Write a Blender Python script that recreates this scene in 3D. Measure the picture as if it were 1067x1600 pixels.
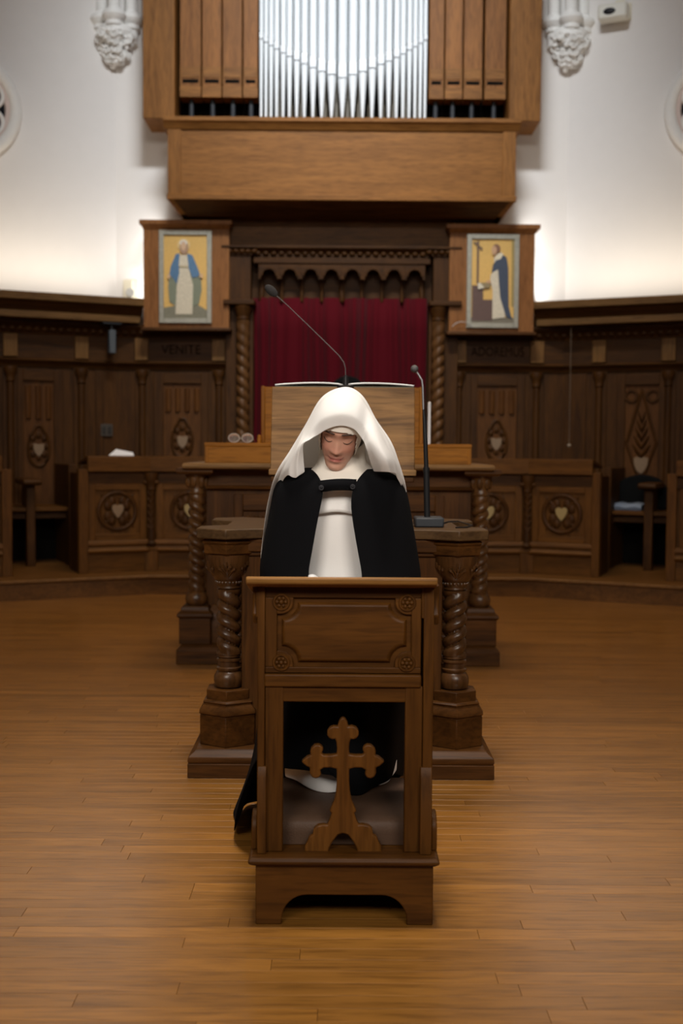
import bpy, bmesh, math, random
from mathutils import Matrix, Vector
random.seed(7)
PI = math.pi
for o in list(bpy.data.objects):
    bpy.data.objects.remove(o, do_unlink=True)
S = bpy.context.scene
COL = S.collection

# ------------------------------------------------------------------ camera
F = 1778.0            # focal length in pixels of the 1067x1600 frame (40 mm on a 36 mm tall sensor)
H = 1.175             # camera height
PITCH, ROLL, YAW = math.atan(100.0 / F), 0.007, 3.5 / F
_f = Vector((math.sin(YAW) * math.cos(PITCH), math.cos(YAW) * math.cos(PITCH), -math.sin(PITCH)))
_r = Vector((math.cos(YAW), -math.sin(YAW), 0))
_u = _r.cross(_f)
_R = _r * math.cos(ROLL) + _u * math.sin(ROLL)
_U = _u * math.cos(ROLL) - _r * math.sin(ROLL)
cd = bpy.data.cameras.new('camera'); cam = bpy.data.objects.new('camera', cd); COL.objects.link(cam)
cam.matrix_world = Matrix(((_R.x, _U.x, -_f.x, 0), (_R.y, _U.y, -_f.y, 0), (_R.z, _U.z, -_f.z, H), (0, 0, 0, 1)))
cd.sensor_fit = 'VERTICAL'; cd.sensor_height = 36; cd.lens = 40; cd.clip_start = 0.05; cd.clip_end = 100
cd.dof.use_dof = True; cd.dof.focus_distance = 3.45; cd.dof.aperture_fstop = 2.8
S.camera = cam

def ray(x, y):
    return _f + _R * ((x - 533.5) / F) + _U * ((800 - y) / F)
def P(x, y, Y):                       # pixel on the vertical plane at distance Y -> (X, Z)
    d = ray(x, y); t = Y / d.y
    return d.x * t, H + d.z * t
def PXx(x, Y, y=800): return P(x, y, Y)[0]
def Zy(y, Y, x=533): return P(x, y, Y)[1]

# ------------------------------------------------------------------ light
S.view_settings.view_transform = 'Standard'; S.view_settings.look = 'None'
S.view_settings.exposure = 0.0; S.view_settings.gamma = 1.0
S.view_settings.use_curve_mapping = False
w = bpy.data.worlds.new('world'); S.world = w; w.use_nodes = True
w.node_tree.nodes['Background'].inputs[0].default_value = (0.8, 0.85, 1, 1)
w.node_tree.nodes['Background'].inputs[1].default_value = 0.02

def area(name, loc, target, sx, sy, power, col, spread=180):
    l = bpy.data.lights.new(name, 'AREA'); l.shape = 'RECTANGLE'; l.size = sx; l.size_y = sy
    l.energy = power; l.color = col; l.spread = math.radians(spread)
    o = bpy.data.objects.new(name, l); COL.objects.link(o); o.location = loc
    o.rotation_euler = (Vector(target) - Vector(loc)).to_track_quat('-Z', 'Y').to_euler()
    return o
WARM = (1.0, 0.74, 0.45); NEUT = (1.0, 0.93, 0.84); COOL = (0.93, 0.97, 1.0)
# lamps in the vault over the choir, one aimed at the organ, and added unseen fill lamps
area('choir_ceiling_lamp', (0.0, 2.7, 7.4), (0, 3.3, 0), 1.0, 0.7, 25, NEUT, 44)
area('choir_ceiling_lamp', (0.0, 7.0, 7.4), (0, 7.0, 0), 2.4, 1.2, 66, WARM, 96)
for sx in (-1, 1):
    area('face_fill_lamp', (sx * 1.8, -1.8, 4.0), (0, 3.4, 1.25), 2.2, 1.4, 21, NEUT, 60)  # unseen pair added as frontal fill for the nun's face
area('back_fill_lamp', (0.0, -2.4, 6.6), (0, 10.2, 1.3), 2.0, 0.8, 20, NEUT, 50)  # unseen fill added to lift the dark woodwork at the back
area('organ_lamp', (0.0, 5.2, 7.6), (0, 10.2, 4.1), 2.0, 0.4, 62, COOL, 62)
# cove lamps on top of the stall canopies, washing the plaster
A25 = math.radians(25)
WY = 10.6; CX = -PXx(181, WY, 300)                       # back wall and its corner
for s in (-1, 1):
    for u, pw in ((0.75, 5.2), (2.1, 5.2)):
        bx, by = s * (CX + u * math.cos(A25)), WY - u * math.sin(A25)
        n = Vector((-s * math.sin(A25), -math.cos(A25), 0))
        a = area('cove_lamp', Vector((bx, by, 2.54)) + n * 0.37, (bx, by, 4), 1.3, 0.05, pw, (1.0, 0.88, 0.72), 170)
        a.rotation_euler = (Matrix.Rotation(-s * A25, 3, 'Z') @ Matrix.Rotation(math.radians(166), 3, 'X')).to_euler()
    area('cove_lamp', (s * 1.73, 10.51, 2.85), (s * 2.1, 10.63, 2.95), 0.06, 0.8, 1.3, (1.0, 0.96, 0.90), 170)

# ------------------------------------------------------------------ materials
MATS = {}
def new_mat(name):
    m = bpy.data.materials.new(name); m.use_nodes = True
    nt = m.node_tree; b = nt.nodes['Principled BSDF']
    return m, nt, b
def plain(name, col, rough=0.5, metal=0.0, bump=0.0, bscale=60, var=0.0, spec=0.5, sheen=0.0, coat=0.0):
    if name in MATS: return MATS[name]
    m, nt, b = new_mat(name); N, L = nt.nodes, nt.links
    b.inputs['Base Color'].default_value = (*col, 1); b.inputs['Roughness'].default_value = rough
    b.inputs['Metallic'].default_value = metal; b.inputs['Specular IOR Level'].default_value = spec
    b.inputs['Sheen Weight'].default_value = sheen; b.inputs['Coat Weight'].default_value = coat
    tc = N.new('ShaderNodeTexCoord'); nz = N.new('ShaderNodeTexNoise')
    nz.inputs['Scale'].default_value = bscale; nz.inputs['Detail'].default_value = 4
    L.new(tc.outputs['Object'], nz.inputs['Vector'])
    if var:
        mx = N.new('ShaderNodeMix'); mx.data_type = 'RGBA'
        mx.inputs['A'].default_value = (*[c * (1 - var) for c in col], 1)
        mx.inputs['B'].default_value = (*[min(1, c * (1 + var)) for c in col], 1)
        L.new(nz.outputs['Fac'], mx.inputs['Factor']); L.new(mx.outputs['Result'], b.inputs['Base Color'])
    if bump:
        bp = N.new('ShaderNodeBump'); bp.inputs['Strength'].default_value = bump; bp.inputs['Distance'].default_value = 0.004
        L.new(nz.outputs['Fac'], bp.inputs['Height']); L.new(bp.outputs['Normal'], b.inputs['Normal'])
    MATS[name] = m
    return m
def wood(name, dark, light, axis='x', rough=0.42, scale=1.0, bump=0.25, spec=0.16, coat=0.0, island=False):
    key = name + axis
    if key in MATS: return MATS[key]
    dark, light = [(c[0] * 1.02, c[1] * .95, c[2] * .66) for c in (dark, light)]
    m, nt, b = new_mat(key); N, L = nt.nodes, nt.links
    tc = N.new('ShaderNodeTexCoord'); oi = N.new('ShaderNodeObjectInfo'); mp = N.new('ShaderNodeMapping')
    sc = {'x': (1.2, 14, 14), 'z': (14, 14, 1.2), 'y': (14, 1.2, 14)}[axis]
    mp.inputs['Scale'].default_value = [q * scale for q in sc]
    rnd = oi.outputs['Random']
    if island:
        ge = N.new('ShaderNodeNewGeometry'); ad = N.new('ShaderNodeMath'); ad.operation = 'ADD'
        fr = N.new('ShaderNodeMath'); fr.operation = 'FRACT'
        L.new(ge.outputs['Random Per Island'], ad.inputs[0]); L.new(oi.outputs['Random'], ad.inputs[1])
        L.new(ad.outputs[0], fr.inputs[0]); rnd = fr.outputs[0]
    ml = N.new('ShaderNodeMath'); ml.operation = 'MULTIPLY'; ml.inputs[1].default_value = 37.0
    L.new(rnd, ml.inputs[0]); L.new(ml.outputs[0], mp.inputs['Location'])
    L.new(tc.outputs['Object'], mp.inputs['Vector'])
    n1 = N.new('ShaderNodeTexNoise'); n1.inputs['Scale'].default_value = 1.0; n1.inputs['Detail'].default_value = 5
    n1.inputs['Roughness'].default_value = 0.62; n1.inputs['Distortion'].default_value = 1.1
    L.new(mp.outputs[0], n1.inputs['Vector'])
    n2 = N.new('ShaderNodeTexNoise'); n2.inputs['Scale'].default_value = 7.0; n2.inputs['Detail'].default_value = 3
    L.new(mp.outputs[0], n2.inputs['Vector'])
    cr = N.new('ShaderNodeValToRGB'); e = cr.color_ramp.elements
    e[0].position = 0.28; e[0].color = (*dark, 1); e[1].position = 0.72; e[1].color = (*light, 1)
    k = cr.color_ramp.elements.new(0.5); k.color = (*[(a * 0.55 + c * 0.45) for a, c in zip(light, dark)], 1)
    L.new(n1.outputs['Fac'], cr.inputs['Fac'])
    mx = N.new('ShaderNodeMix'); mx.data_type = 'RGBA'; mx.blend_type = 'MULTIPLY'; mx.inputs['Factor'].default_value = 0.5
    cr2 = N.new('ShaderNodeValToRGB'); f2 = cr2.color_ramp.elements
    f2[0].position = 0.36; f2[0].color = (0.45, 0.42, 0.4, 1); f2[1].position = 0.52; f2[1].color = (1, 1, 1, 1)
    L.new(n2.outputs['Fac'], cr2.inputs['Fac'])
    L.new(cr.outputs['Color'], mx.inputs['A']); L.new(cr2.outputs['Color'], mx.inputs['B'])
    out = mx.outputs['Result']
    if island:
        hs = N.new('ShaderNodeHueSaturation'); mr = N.new('ShaderNodeMapRange')
        mr.inputs['To Min'].default_value = 0.86; mr.inputs['To Max'].default_value = 1.12
        L.new(rnd, mr.inputs['Value']); L.new(mr.outputs[0], hs.inputs['Value']); L.new(out, hs.inputs['Color']); out = hs.outputs[0]
    L.new(out, b.inputs['Base Color'])
    bp = N.new('ShaderNodeBump'); bp.inputs['Strength'].default_value = bump; bp.inputs['Distance'].default_value = 0.002
    L.new(n1.outputs['Fac'], bp.inputs['Height']); L.new(bp.outputs['Normal'], b.inputs['Normal'])
    b.inputs['Roughness'].default_value = rough; b.inputs['Specular IOR Level'].default_value = spec
    b.inputs['Coat Weight'].default_value = coat; b.inputs['Coat Roughness'].default_value = 0.25
    MATS[key] = m
    return m
def dark_oak(ax='x'): return wood('dark_oak', (0.031, 0.012, 0.0036), (0.098, 0.040, 0.0115), ax, 0.45)
def stall_oak(ax='x'): return wood('stall_oak', (0.026, 0.0100, 0.0026), (0.074, 0.0300, 0.0072), ax, 0.55)
def kneel_oak(ax='x'): return wood('kneeler_oak', (0.042, 0.0155, 0.003), (0.100, 0.040, 0.0085), ax, 0.45)
def honey_oak(ax='x'): return wood('honey_oak', (0.22, 0.085, 0.012), (0.36, 0.150, 0.024), ax, 0.42)
def organ_oak(ax='x'): return wood('organ_oak', (0.15, 0.066, 0.022), (0.28, 0.130, 0.047), ax, 0.5)
def panel_oak(ax='x'): return wood('brown_panel_oak', (0.060, 0.029, 0.012), (0.27, 0.150, 0.072), ax, 0.5, 0.8)
def floor_oak(): return wood('floor_oak', (0.170, 0.075, 0.0170), (0.300, 0.139, 0.036), 'x', 0.30, 1.0, 0.04, 0.5, 0.45, True)
PLASTER = plain('plaster', (0.80, 0.775, 0.75), 0.85, bump=0.12, bscale=9, var=0.02)
STONE = plain('painted_stone', (0.84, 0.83, 0.80), 0.7, bump=0.3, bscale=40, var=0.05)
BLACK = plain('black_plastic', (0.008, 0.008, 0.009), 0.45, spec=0.25)
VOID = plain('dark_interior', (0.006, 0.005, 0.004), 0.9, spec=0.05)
TIN = plain('pipe_tin', (0.76, 0.80, 0.83), 0.55, metal=0.12, spec=0.3)
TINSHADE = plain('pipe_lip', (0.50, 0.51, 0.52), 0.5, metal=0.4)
WHITECLOTH = plain('white_cloth', (0.83, 0.81, 0.79), 0.9, bump=0.15, bscale=500, sheen=0.2)
CREAMCLOTH = plain('cream_cloth', (0.76, 0.70, 0.62), 0.9, bump=0.2, bscale=400, sheen=0.2)
BLACKCLOTH = plain('black_wool', (0.0038, 0.0038, 0.0046), 0.95, bump=0.3, bscale=700, spec=0.08)
def translucent(m, col, f):
    nt = m.node_tree; N, L = nt.nodes, nt.links; b = N['Principled BSDF']; o = N['Material Output']
    t = N.new('ShaderNodeBsdfTranslucent'); t.inputs['Color'].default_value = (*col, 1); x = N.new('ShaderNodeMixShader'); x.inputs[0].default_value = f
    L.new(b.outputs[0], x.inputs[1]); L.new(t.outputs[0], x.inputs[2]); L.new(x.outputs[0], o.inputs['Surface'])
VEILCLOTH = plain('veil_cloth', (0.86, 0.845, 0.83), 0.9, bump=0.12, bscale=500, sheen=0.1)
translucent(VEILCLOTH, (0.85, 0.82, 0.78), 0.30)
PAPER = plain('paper', (0.80, 0.80, 0.80), 0.8, var=0.03)
GREY = plain('grey_plastic', (0.026, 0.029, 0.034), 0.5, spec=0.3)
STEEL = plain('steel', (0.35, 0.35, 0.37), 0.35, metal=0.9)
IVORY = plain('ivory_plastic', (0.75, 0.70, 0.55), 0.5)

# ------------------------------------------------------------------ mesh helpers
ROOT = {}
class MB:
    def __init__(s): s.v = []; s.f = []
    def add(s, vs, fs):
        k = len(s.v); s.v += [tuple(q) for q in vs]; s.f += [tuple(i + k for i in q) for q in fs]; return s
    def box(s, x0, x1, y0, y1, z0, z1):
        return s.add([(x0,y0,z0),(x1,y0,z0),(x1,y1,z0),(x0,y1,z0),(x0,y0,z1),(x1,y0,z1),(x1,y1,z1),(x0,y1,z1)],
                     [(0,3,2,1),(4,5,6,7),(0,1,5,4),(1,2,6,5),(2,3,7,6),(3,0,4,7)])
    def frustum(s, a, b):             # a, b = (x0,x1,y0,y1,z)
        return s.add([(a[0],a[2],a[4]),(a[1],a[2],a[4]),(a[1],a[3],a[4]),(a[0],a[3],a[4]),
                      (b[0],b[2],b[4]),(b[1],b[2],b[4]),(b[1],b[3],b[4]),(b[0],b[3],b[4])],
                     [(0,3,2,1),(4,5,6,7),(0,1,5,4),(1,2,6,5),(2,3,7,6),(3,0,4,7)])
    def prism(s, pts, ax, a0, a1):    # pts in the plane across ax ('x': yz, 'y': xz, 'z': xy)
        n = len(pts)
        g = {'x': lambda p, a: (a, p[0], p[1]), 'y': lambda p, a: (p[0], a, p[1]), 'z': lambda p, a: (p[0], p[1], a)}[ax]
        vs = [g(p, a0) for p in pts] + [g(p, a1) for p in pts]
        return s.add(vs, [tuple(range(n))[::-1], tuple(range(n, 2 * n))] + [(i, (i + 1) % n, n + (i + 1) % n, n + i) for i in range(n)])
    def loft(s, rings, closed=True, caps=True):
        n = len(rings[0]); vs = [p for r in rings for p in r]; fs = []
        for k in range(len(rings) - 1):
            for i in range(n if closed else n - 1):
                j = (i + 1) % n; fs.append((k * n + i, k * n + j, (k + 1) * n + j, (k + 1) * n + i))
        if caps and closed:
            fs.append(tuple(range(n))[::-1]); fs.append(tuple(range((len(rings) - 1) * n, len(rings) * n)))
        return s.add(vs, fs)
    def lathe(s, prof, cx, cy, n=24, rot=0, flat=1.0):
        return s.loft([[(cx + r * math.cos(rot + 2*PI*i/n), cy + flat * r * math.sin(rot + 2*PI*i/n), z) for i in range(n)] for r, z in prof])
    def twist(s, cx, cy, z0, z1, R, pitch, hand=1, strands=2, n=28, depth=0.30):
        rings = []; m = max(8, int((z1 - z0) / (pitch / strands) * 9))
        for k in range(m + 1):
            z = z0 + (z1 - z0) * k / m; a = hand * 2*PI*(z - z0) / pitch
            e = min(1, 4 * min(k, m - k) / m + 0.25)
            ring = []
            for i in range(n):
                ph = 2*PI*i/n; q = abs(math.cos((ph - a) * strands / 2))
                r = R * (1 - depth * e * (1 - q ** 0.65))
                ring.append((cx + r * math.cos(ph), cy + r * math.sin(ph), z))
            rings.append(ring)
        return s.loft(rings)
    def tube(s, path, r, n=8):
        path = [Vector(p) for p in path]; rings = []
        for k, p in enumerate(path):
            t = (path[min(k + 1, len(path) - 1)] - path[max(k - 1, 0)]).normalized()
            a = Vector((0, 0, 1)) if abs(t.z) < 0.9 else Vector((1, 0, 0))
            x = t.cross(a).normalized(); y = t.cross(x)
            rr = r[k] if isinstance(r, (list, tuple)) else r
            rings.append([tuple(p + (x * math.cos(2*PI*i/n) + y * math.sin(2*PI*i/n)) * rr) for i in range(n)])
        return s.loft(rings)
    def ball(s, c, r, n=14, m=8):
        if not isinstance(r, (list, tuple)): r = (r, r, r)
        rings = []
        for k in range(m + 1):
            t = -PI/2 + PI * (0.02 + 0.96 * k / m)
            rings.append([(c[0] + r[0]*math.cos(t)*math.cos(2*PI*i/n), c[1] + r[1]*math.cos(t)*math.sin(2*PI*i/n), c[2] + r[2]*math.sin(t)) for i in range(n)])
        return s.loft(rings)
    def ring(s, c, R, r, ax='y', n=28, m=8, a0=0, a1=2*PI, sx=1.0):   # torus (or arc) around an axis
        full = abs(a1 - a0 - 2*PI) < 1e-6; k = n if full else n + 1; rings = []
        for i in range(k):
            a = a0 + (a1 - a0) * i / n; q = []
            for j in range(m):
                b = 2*PI*j/m; rr = R + r * math.cos(b); h = r * math.sin(b)
                p = (rr * math.cos(a) * sx, h, rr * math.sin(a))
                if ax == 'z': p = (p[0], p[2], p[1])
                q.append((c[0] + p[0], c[1] + p[1], c[2] + p[2]))
            rings.append(q)
        if full: rings.append(rings[0])
        return s.loft(rings, True, not full)
    def build(s, name, mat, parent=None, bev=0.0, smooth=40, world=True, seg=2):
        me = bpy.data.meshes.new(name)
        vs = s.v
        if parent is not None and world:
            inv = ROOT[parent.name].inverted(); vs = [tuple(inv @ Vector(q)) for q in vs]
        me.from_pydata(vs, [], s.f); me.validate()
        bm = bmesh.new(); bm.from_mesh(me)
        bmesh.ops.remove_doubles(bm, verts=bm.verts, dist=1e-6)
        bmesh.ops.recalc_face_normals(bm, faces=bm.faces); bm.to_mesh(me); bm.free()
        me.materials.append(mat)
        for p in me.polygons: p.use_smooth = True
        me.set_sharp_from_angle(angle=math.radians(smooth))
        o = bpy.data.objects.new(name, me); COL.objects.link(o)
        if parent is not None:
            o.parent = parent; ROOT[o.name] = ROOT[parent.name]
        else: ROOT[o.name] = Matrix()
        if bev:
            b = o.modifiers.new('bevel', 'BEVEL'); b.width = bev; b.segments = seg; b.limit_method = 'ANGLE'; b.angle_limit = math.radians(40)
        return o
def tag(o, label=None, cat=None, group=None, kind=None):
    if label: o['label'] = label
    if cat: o['category'] = cat
    if group: o['group'] = group
    if kind: o['kind'] = kind
    return o
def thing(name, label, cat, loc=(0, 0, 0), rz=0, group=None, kind=None):
    o = bpy.data.objects.new(name, None); COL.objects.link(o); o.empty_display_size = 0.05
    o.location = loc; o.rotation_euler = (0, 0, rz)
    ROOT[o.name] = Matrix.Translation(loc) @ Matrix.Rotation(rz, 4, 'Z')
    return tag(o, label, cat, group, kind)
def BX(name, mat, parent, x0, x1, y0, y1, z0, z1, bev=0.004, world=True):
    return MB().box(x0, x1, y0, y1, z0, z1).build(name, mat, parent, bev, world=world)
def arc(cx, cy, r, a0, a1, n):
    return [(cx + r * math.cos(a0 + (a1 - a0) * i / n), cy + r * math.sin(a0 + (a1 - a0) * i / n)) for i in range(n + 1)]
def text_mesh(name, s, size, depth, mat, parent, loc, world=False, sx=1.0):
    c = bpy.data.curves.new(name, 'FONT'); c.body = s; c.size = size; c.extrude = depth; c.align_x = 'CENTER'; c.align_y = 'CENTER'
    t = bpy.data.objects.new(name, c); COL.objects.link(t)
    bpy.context.view_layer.update()
    me = bpy.data.meshes.new_from_object(t.evaluated_get(bpy.context.evaluated_depsgraph_get()))
    bpy.data.objects.remove(t, do_unlink=True)
    me.transform(Matrix.Translation(loc) @ Matrix.Rotation(PI / 2, 4, 'X') @ Matrix.Diagonal((sx, 1, 1, 1)))
    me.materials.clear(); me.materials.append(mat)
    o = bpy.data.objects.new(name, me); COL.objects.link(o)
    o.parent = parent; ROOT[o.name] = ROOT[parent.name]
    return o
class Wall:                            # a vertical plane: local x along it, local -y into the room
    def __init__(s, x, y, rz): s.o = Vector((x, y, 0)); s.rz = rz; s.m = Matrix.Translation((x, y, 0)) @ Matrix.Rotation(rz, 4, 'Z')
    def px(s, x, y, off=0.0):          # pixel -> (u, z) on the plane lying off metres in front of the wall
        d = ray(x, y); inv = s.m.inverted()
        a = inv @ Vector((0, 0, H)); b = inv.to_3x3() @ d
        t = (-off - a.y) / b.y
        return a.x + b.x * t, a.z + b.z * t
    def empty(s, name, label, cat, kind=None, group=None): return thing(name, label, cat, tuple(s.o), s.rz, group, kind)
WL = Wall(-CX, WY, A25); WR = Wall(CX, WY, -A25); WB = Wall(0, WY, 0)

# ================================================================== the setting
ZC = 8.0; LW = 3.4
SX = CX + LW * math.cos(A25); SYY = WY - LW * math.sin(A25)
def wall(name, p, q, z0, z1, mat=PLASTER, th=0.25):
    d = (Vector(q) - Vector(p)).normalized(); n = Vector((-d.y, d.x)) * th
    pts = [p, q, (q[0] + n.x, q[1] + n.y), (p[0] + n.x, p[1] + n.y)]
    return tag(MB().prism(pts, 'z', z0, z1).build(name, mat), kind='structure')
wall('wall_back', (-CX, WY), (CX, WY), 0, ZC)
wall('wall_left', (-SX, SYY), (-CX, WY), 0, ZC)
wall('wall_right', (CX, WY), (SX, SYY), 0, ZC)
wall('wall_left_side', (-SX, -4), (-SX, SYY), 0, ZC)
wall('wall_right_side', (SX, SYY), (SX, -4), 0, ZC)
wall('wall_front', (SX, -4), (-SX, -4), 0, ZC)
tag(MB().box(-SX - .3, SX + .3, -4.3, WY + .3, ZC, ZC + .2).build('ceiling', PLASTER), kind='structure')
floor = tag(MB().box(-SX - .3, SX + .3, -4.3, WY + .3, -0.12, -0.012).build('floor', plain('subfloor', (0.05, 0.025, 0.01), 0.8)), kind='structure')
ROOT['floor'] = Matrix()
BWD = 0.057; rest = MB(); nb = 0; rows = int((WY + 0.2 + 4.2) / BWD)
fm = floor_oak()
def board(mb, x0, x1, y0, y1):
    c = 0.0005; g = 0.0004
    return mb.frustum((x0 + g, x1 - g, y0 + g, y1 - g, -0.012), (x0 + g, x1 - g, y0 + g, y1 - g, -c)).frustum(
        (x0 + g, x1 - g, y0 + g, y1 - g, -c), (x0 + g + c, x1 - g - c, y0 + g + c, y1 - g - c, 0))
for k in range(rows):
    y0 = -4.0 + k * BWD; x = -SX - random.random() * 1.2
    while x < SX:
        ln = random.uniform(0.45, 1.9); x1 = x + ln; ym = y0 + BWD / 2
        vis = 0.31 * ym + 0.1
        if 2.15 < ym < 5.8 and x1 > -vis and x < vis and nb < 300:
            board(MB(), x, x1, y0, y0 + BWD).build('floor_board', fm, floor); nb += 1
        else:
            board(rest, x, x1, y0, y0 + BWD)
        x = x1
tag(rest.build('floor_boards', fm, floor), kind='stuff')

# the raised step that follows the stalls
STZ = 0.159
BXC, BYF = PXx(235, 9.02, 915), 9.02                     # corner and front of the straight step
def offset_poly(xc, yf, out=3.2):
    return [(-xc - out*math.cos(A25), yf - out*math.sin(A25)), (-xc, yf), (xc, yf), (xc + out*math.cos(A25), yf - out*math.sin(A25))]
xc = -BXC
fr = offset_poly(xc, BYF)
def clipx(pts): return pts
plat = thing('step_platform', None, None, (0, BYF, 0), 0, None, 'structure')
bk = [(SX - .05, SYY), (CX, WY), (-CX, WY), (-SX + .05, SYY)]
so = stall_oak('x')
MB().prism(fr + bk, 'z', 0, STZ - 0.03).build('riser', wood('step_oak', (0.07, 0.029, 0.008), (0.13, 0.056, 0.016), 'x', 0.5), plat)
nz = [(x, y - 0.025) for x, y in fr]
MB().prism(nz + bk, 'z', STZ - 0.03, STZ).build('tread', wood('tread_oak', (0.10, 0.048, 0.019), (0.18, 0.09, 0.038), 'x', 0.45), plat, 0.01)

# ---- round windows on the angled walls
def round_window(W, name, px, py, rad):
    u, z = W.px(px, py)
    t = W.empty(name, None, None, 'structure')
    MB().ring((u, -0.04, z), rad - 0.05, 0.052, 'y', 64, 12).build('outer_moulding', STONE, t, world=False)
    MB().ring((u, -0.02, z), rad - 0.115, 0.028, 'y', 64, 8).build('inner_moulding', plain('rose_stone', (0.70, 0.58, 0.53), 0.7), t, world=False)
    MB().prism(arc(u, z, rad - 0.10, 0, 2*PI, 40)[:-1], 'y', -0.012, -0.002).build('glass', plain('night_glass', (0.012, 0.014, 0.018), 0.12), t, world=False)
    for k in range(6):
        a = 2*PI*k/6 + PI/6
        c = (u + (rad - .235) * math.cos(a), -0.03, z + (rad - .235) * math.sin(a))
        MB().ring(c, 0.105, 0.02, 'y', 24, 6).build('tracery', STONE, t, world=False)
    MB().ring((u, -0.03, z), 0.11, 0.022, 'y', 24, 6).build('tracery_hub', STONE, t, world=False)
round_window(WL, 'window_1', -52, 166, 0.46)
round_window(WR, 'window_2', 1124, 166, 0.46)

# ---- corbels with clustered shafts in the corners
def corbel(name, cx_px, s, label):
    X = s * (CX - 0.02); Y = WY - 0.02
    t = thing(name, label, 'corbel', (X, Y, Zy(104, WY)), 0, 'carved corbels carrying vault shafts', 'structure')
    zt = Zy(40, 10.5); zb = Zy(104, 10.5)
    offs = [(-s*0.0 - 0.135, -0.02), (0.0, -0.13), (0.135, -0.02)]
    for dx, dy in offs:
        x, y = X + dx, Y + dy
        MB().lathe([(0.058, zt + 0.11), (0.058, ZC)], x, y, 20).build('shaft', STONE, t)
        MB().lathe([(0.06, zt - 0.16), (0.062, zt - 0.05), (0.082, zt - 0.035), (0.076, zt), (0.098, zt + 0.02), (0.112, zt + 0.05), (0.10, zt + 0.085), (0.072, zt + 0.10), (0.06, zt + 0.12)], x, y, 22).build('moulding', STONE, t)
    MB().lathe([(0.02, zb + 0.02), (0.08, zb + 0.10), (0.12, zb + 0.2), (0.17, zt - 0.08), (0.16, zt - 0.02)], X, Y - 0.02, 18).build('bracket', STONE, t)
    rr = random.Random(3); fol = MB()
    for k in range(90):
        q = rr.random(); z = zb + 0.01 + q * (zt - zb - 0.09); R = 0.025 + 0.155 * q ** 0.75
        a = -PI * rr.random() if q < 0.9 else -PI * rr.random()
        r = rr.uniform(0.018, 0.034)
        fol.ball((X + R * math.cos(a), Y - 0.02 + R * math.sin(a) * 0.95, z), (r, r, r * rr.uniform(.6, 1.1)), 8, 5)
        if k % 3 == 0:
            fol.ring((X + (R + .012) * math.cos(a), Y - 0.03 + (R + .012) * math.sin(a), z), r, r * 0.3, 'y', 10, 5)
    tag(fol.build('carved_foliage', STONE, t), kind='stuff')
corbel('corbel', 183, -1, 'white carved leaf corbel at wall corner without a camera beside it')
corbel('corbel', 892, 1, 'white carved leaf corbel at wall corner next to the small camera')

# ================================================================== organ
OY = 10.0; PY = 10.15
og = thing('pipe_organ', 'wood cased pipe organ with silver pipes mounted high on wall', 'organ', (0, WY, Zy(318, OY)))
oz, ox = organ_oak('z'), organ_oak('x')
po_ = wood('wood_pipe_oak', (0.15, 0.062, 0.022), (0.29, 0.128, 0.050), 'z', .5, island=True)
ZT = 7.6
xl0, xl1 = PXx(223, PY, 100), PXx(273, PY, 100); xr0, xr1 = PXx(796, PY, 100), PXx(846, PY, 100)
zpb = Zy(187, PY)
BX('side_post', oz, og, xl0, xl1, PY, WY, zpb, ZT, 0.006); BX('side_post', oz, og, xr0, xr1, PY, WY, zpb, ZT, 0.006)
BX('back_board', VOID, og, xl1, xr0, WY - .12, WY - .02, zpb, ZT, 0)
bx0, bx1 = PXx(262, OY, 250), PXx(806, OY, 250); zb0, zb1 = Zy(310, OY), Zy(198, OY)
BX('box_body', ox, og, bx0 + .01, bx1 - .01, OY + .012, WY, zb0, zb1, 0.003)
fw = 0.115
BX('stile', oz, og, bx0, bx0 + fw, OY, OY + .02, zb0, zb1 - .0, 0.004); BX('stile', oz, og, bx1 - fw, bx1, OY, OY + .02, zb0, zb1, 0.004)
BX('bottom_rail', ox, og, bx0 - .008, bx1 + .008, OY - .012, OY + .03, zb0 - .02, zb0 + .03, 0.006)
zr = Zy(183, OY - .05)
MB().prism([(OY - .05, zr), (OY - .05, zr - .035), (OY - .035, zr - .045), (OY - .012, zr - .085), (OY, zr - .10), (OY + .3, zr - .10), (OY + .3, zr)], 'x', bx0 - .035, bx1 + .035).build('cornice', ox, og, 0.003)
# tapering soffit under the box
zs0 = zb0 - .02; zs1 = Zy(338, OY + .18)
MB().frustum((bx0 + .09, bx1 - .09, OY + .16, WY - .01, zs1), (bx0, bx1, OY - .005, WY - .01, zs0)).build('soffit', dark_oak('x'), og, 0.002)
for x, sg in ((bx0, 1), (bx1, -1)):
    MB().add([(x, OY - .008, zs0), (x + sg*.05, OY - .008, zs0), (x + sg*.14, OY + .155, zs1), (x + sg*.085, OY + .155, zs1), (x, WY-.02, zs0), (x + sg*.05, WY-.02, zs0), (x + sg*.14, WY-.02, zs1), (x + sg*.085, WY-.02, zs1)],
             [(0,1,2,3),(4,7,6,5),(0,4,5,1),(1,5,6,2),(2,6,7,3),(3,7,4,0)]).build('bracket', organ_oak('z'), og, 0.003)
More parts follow.
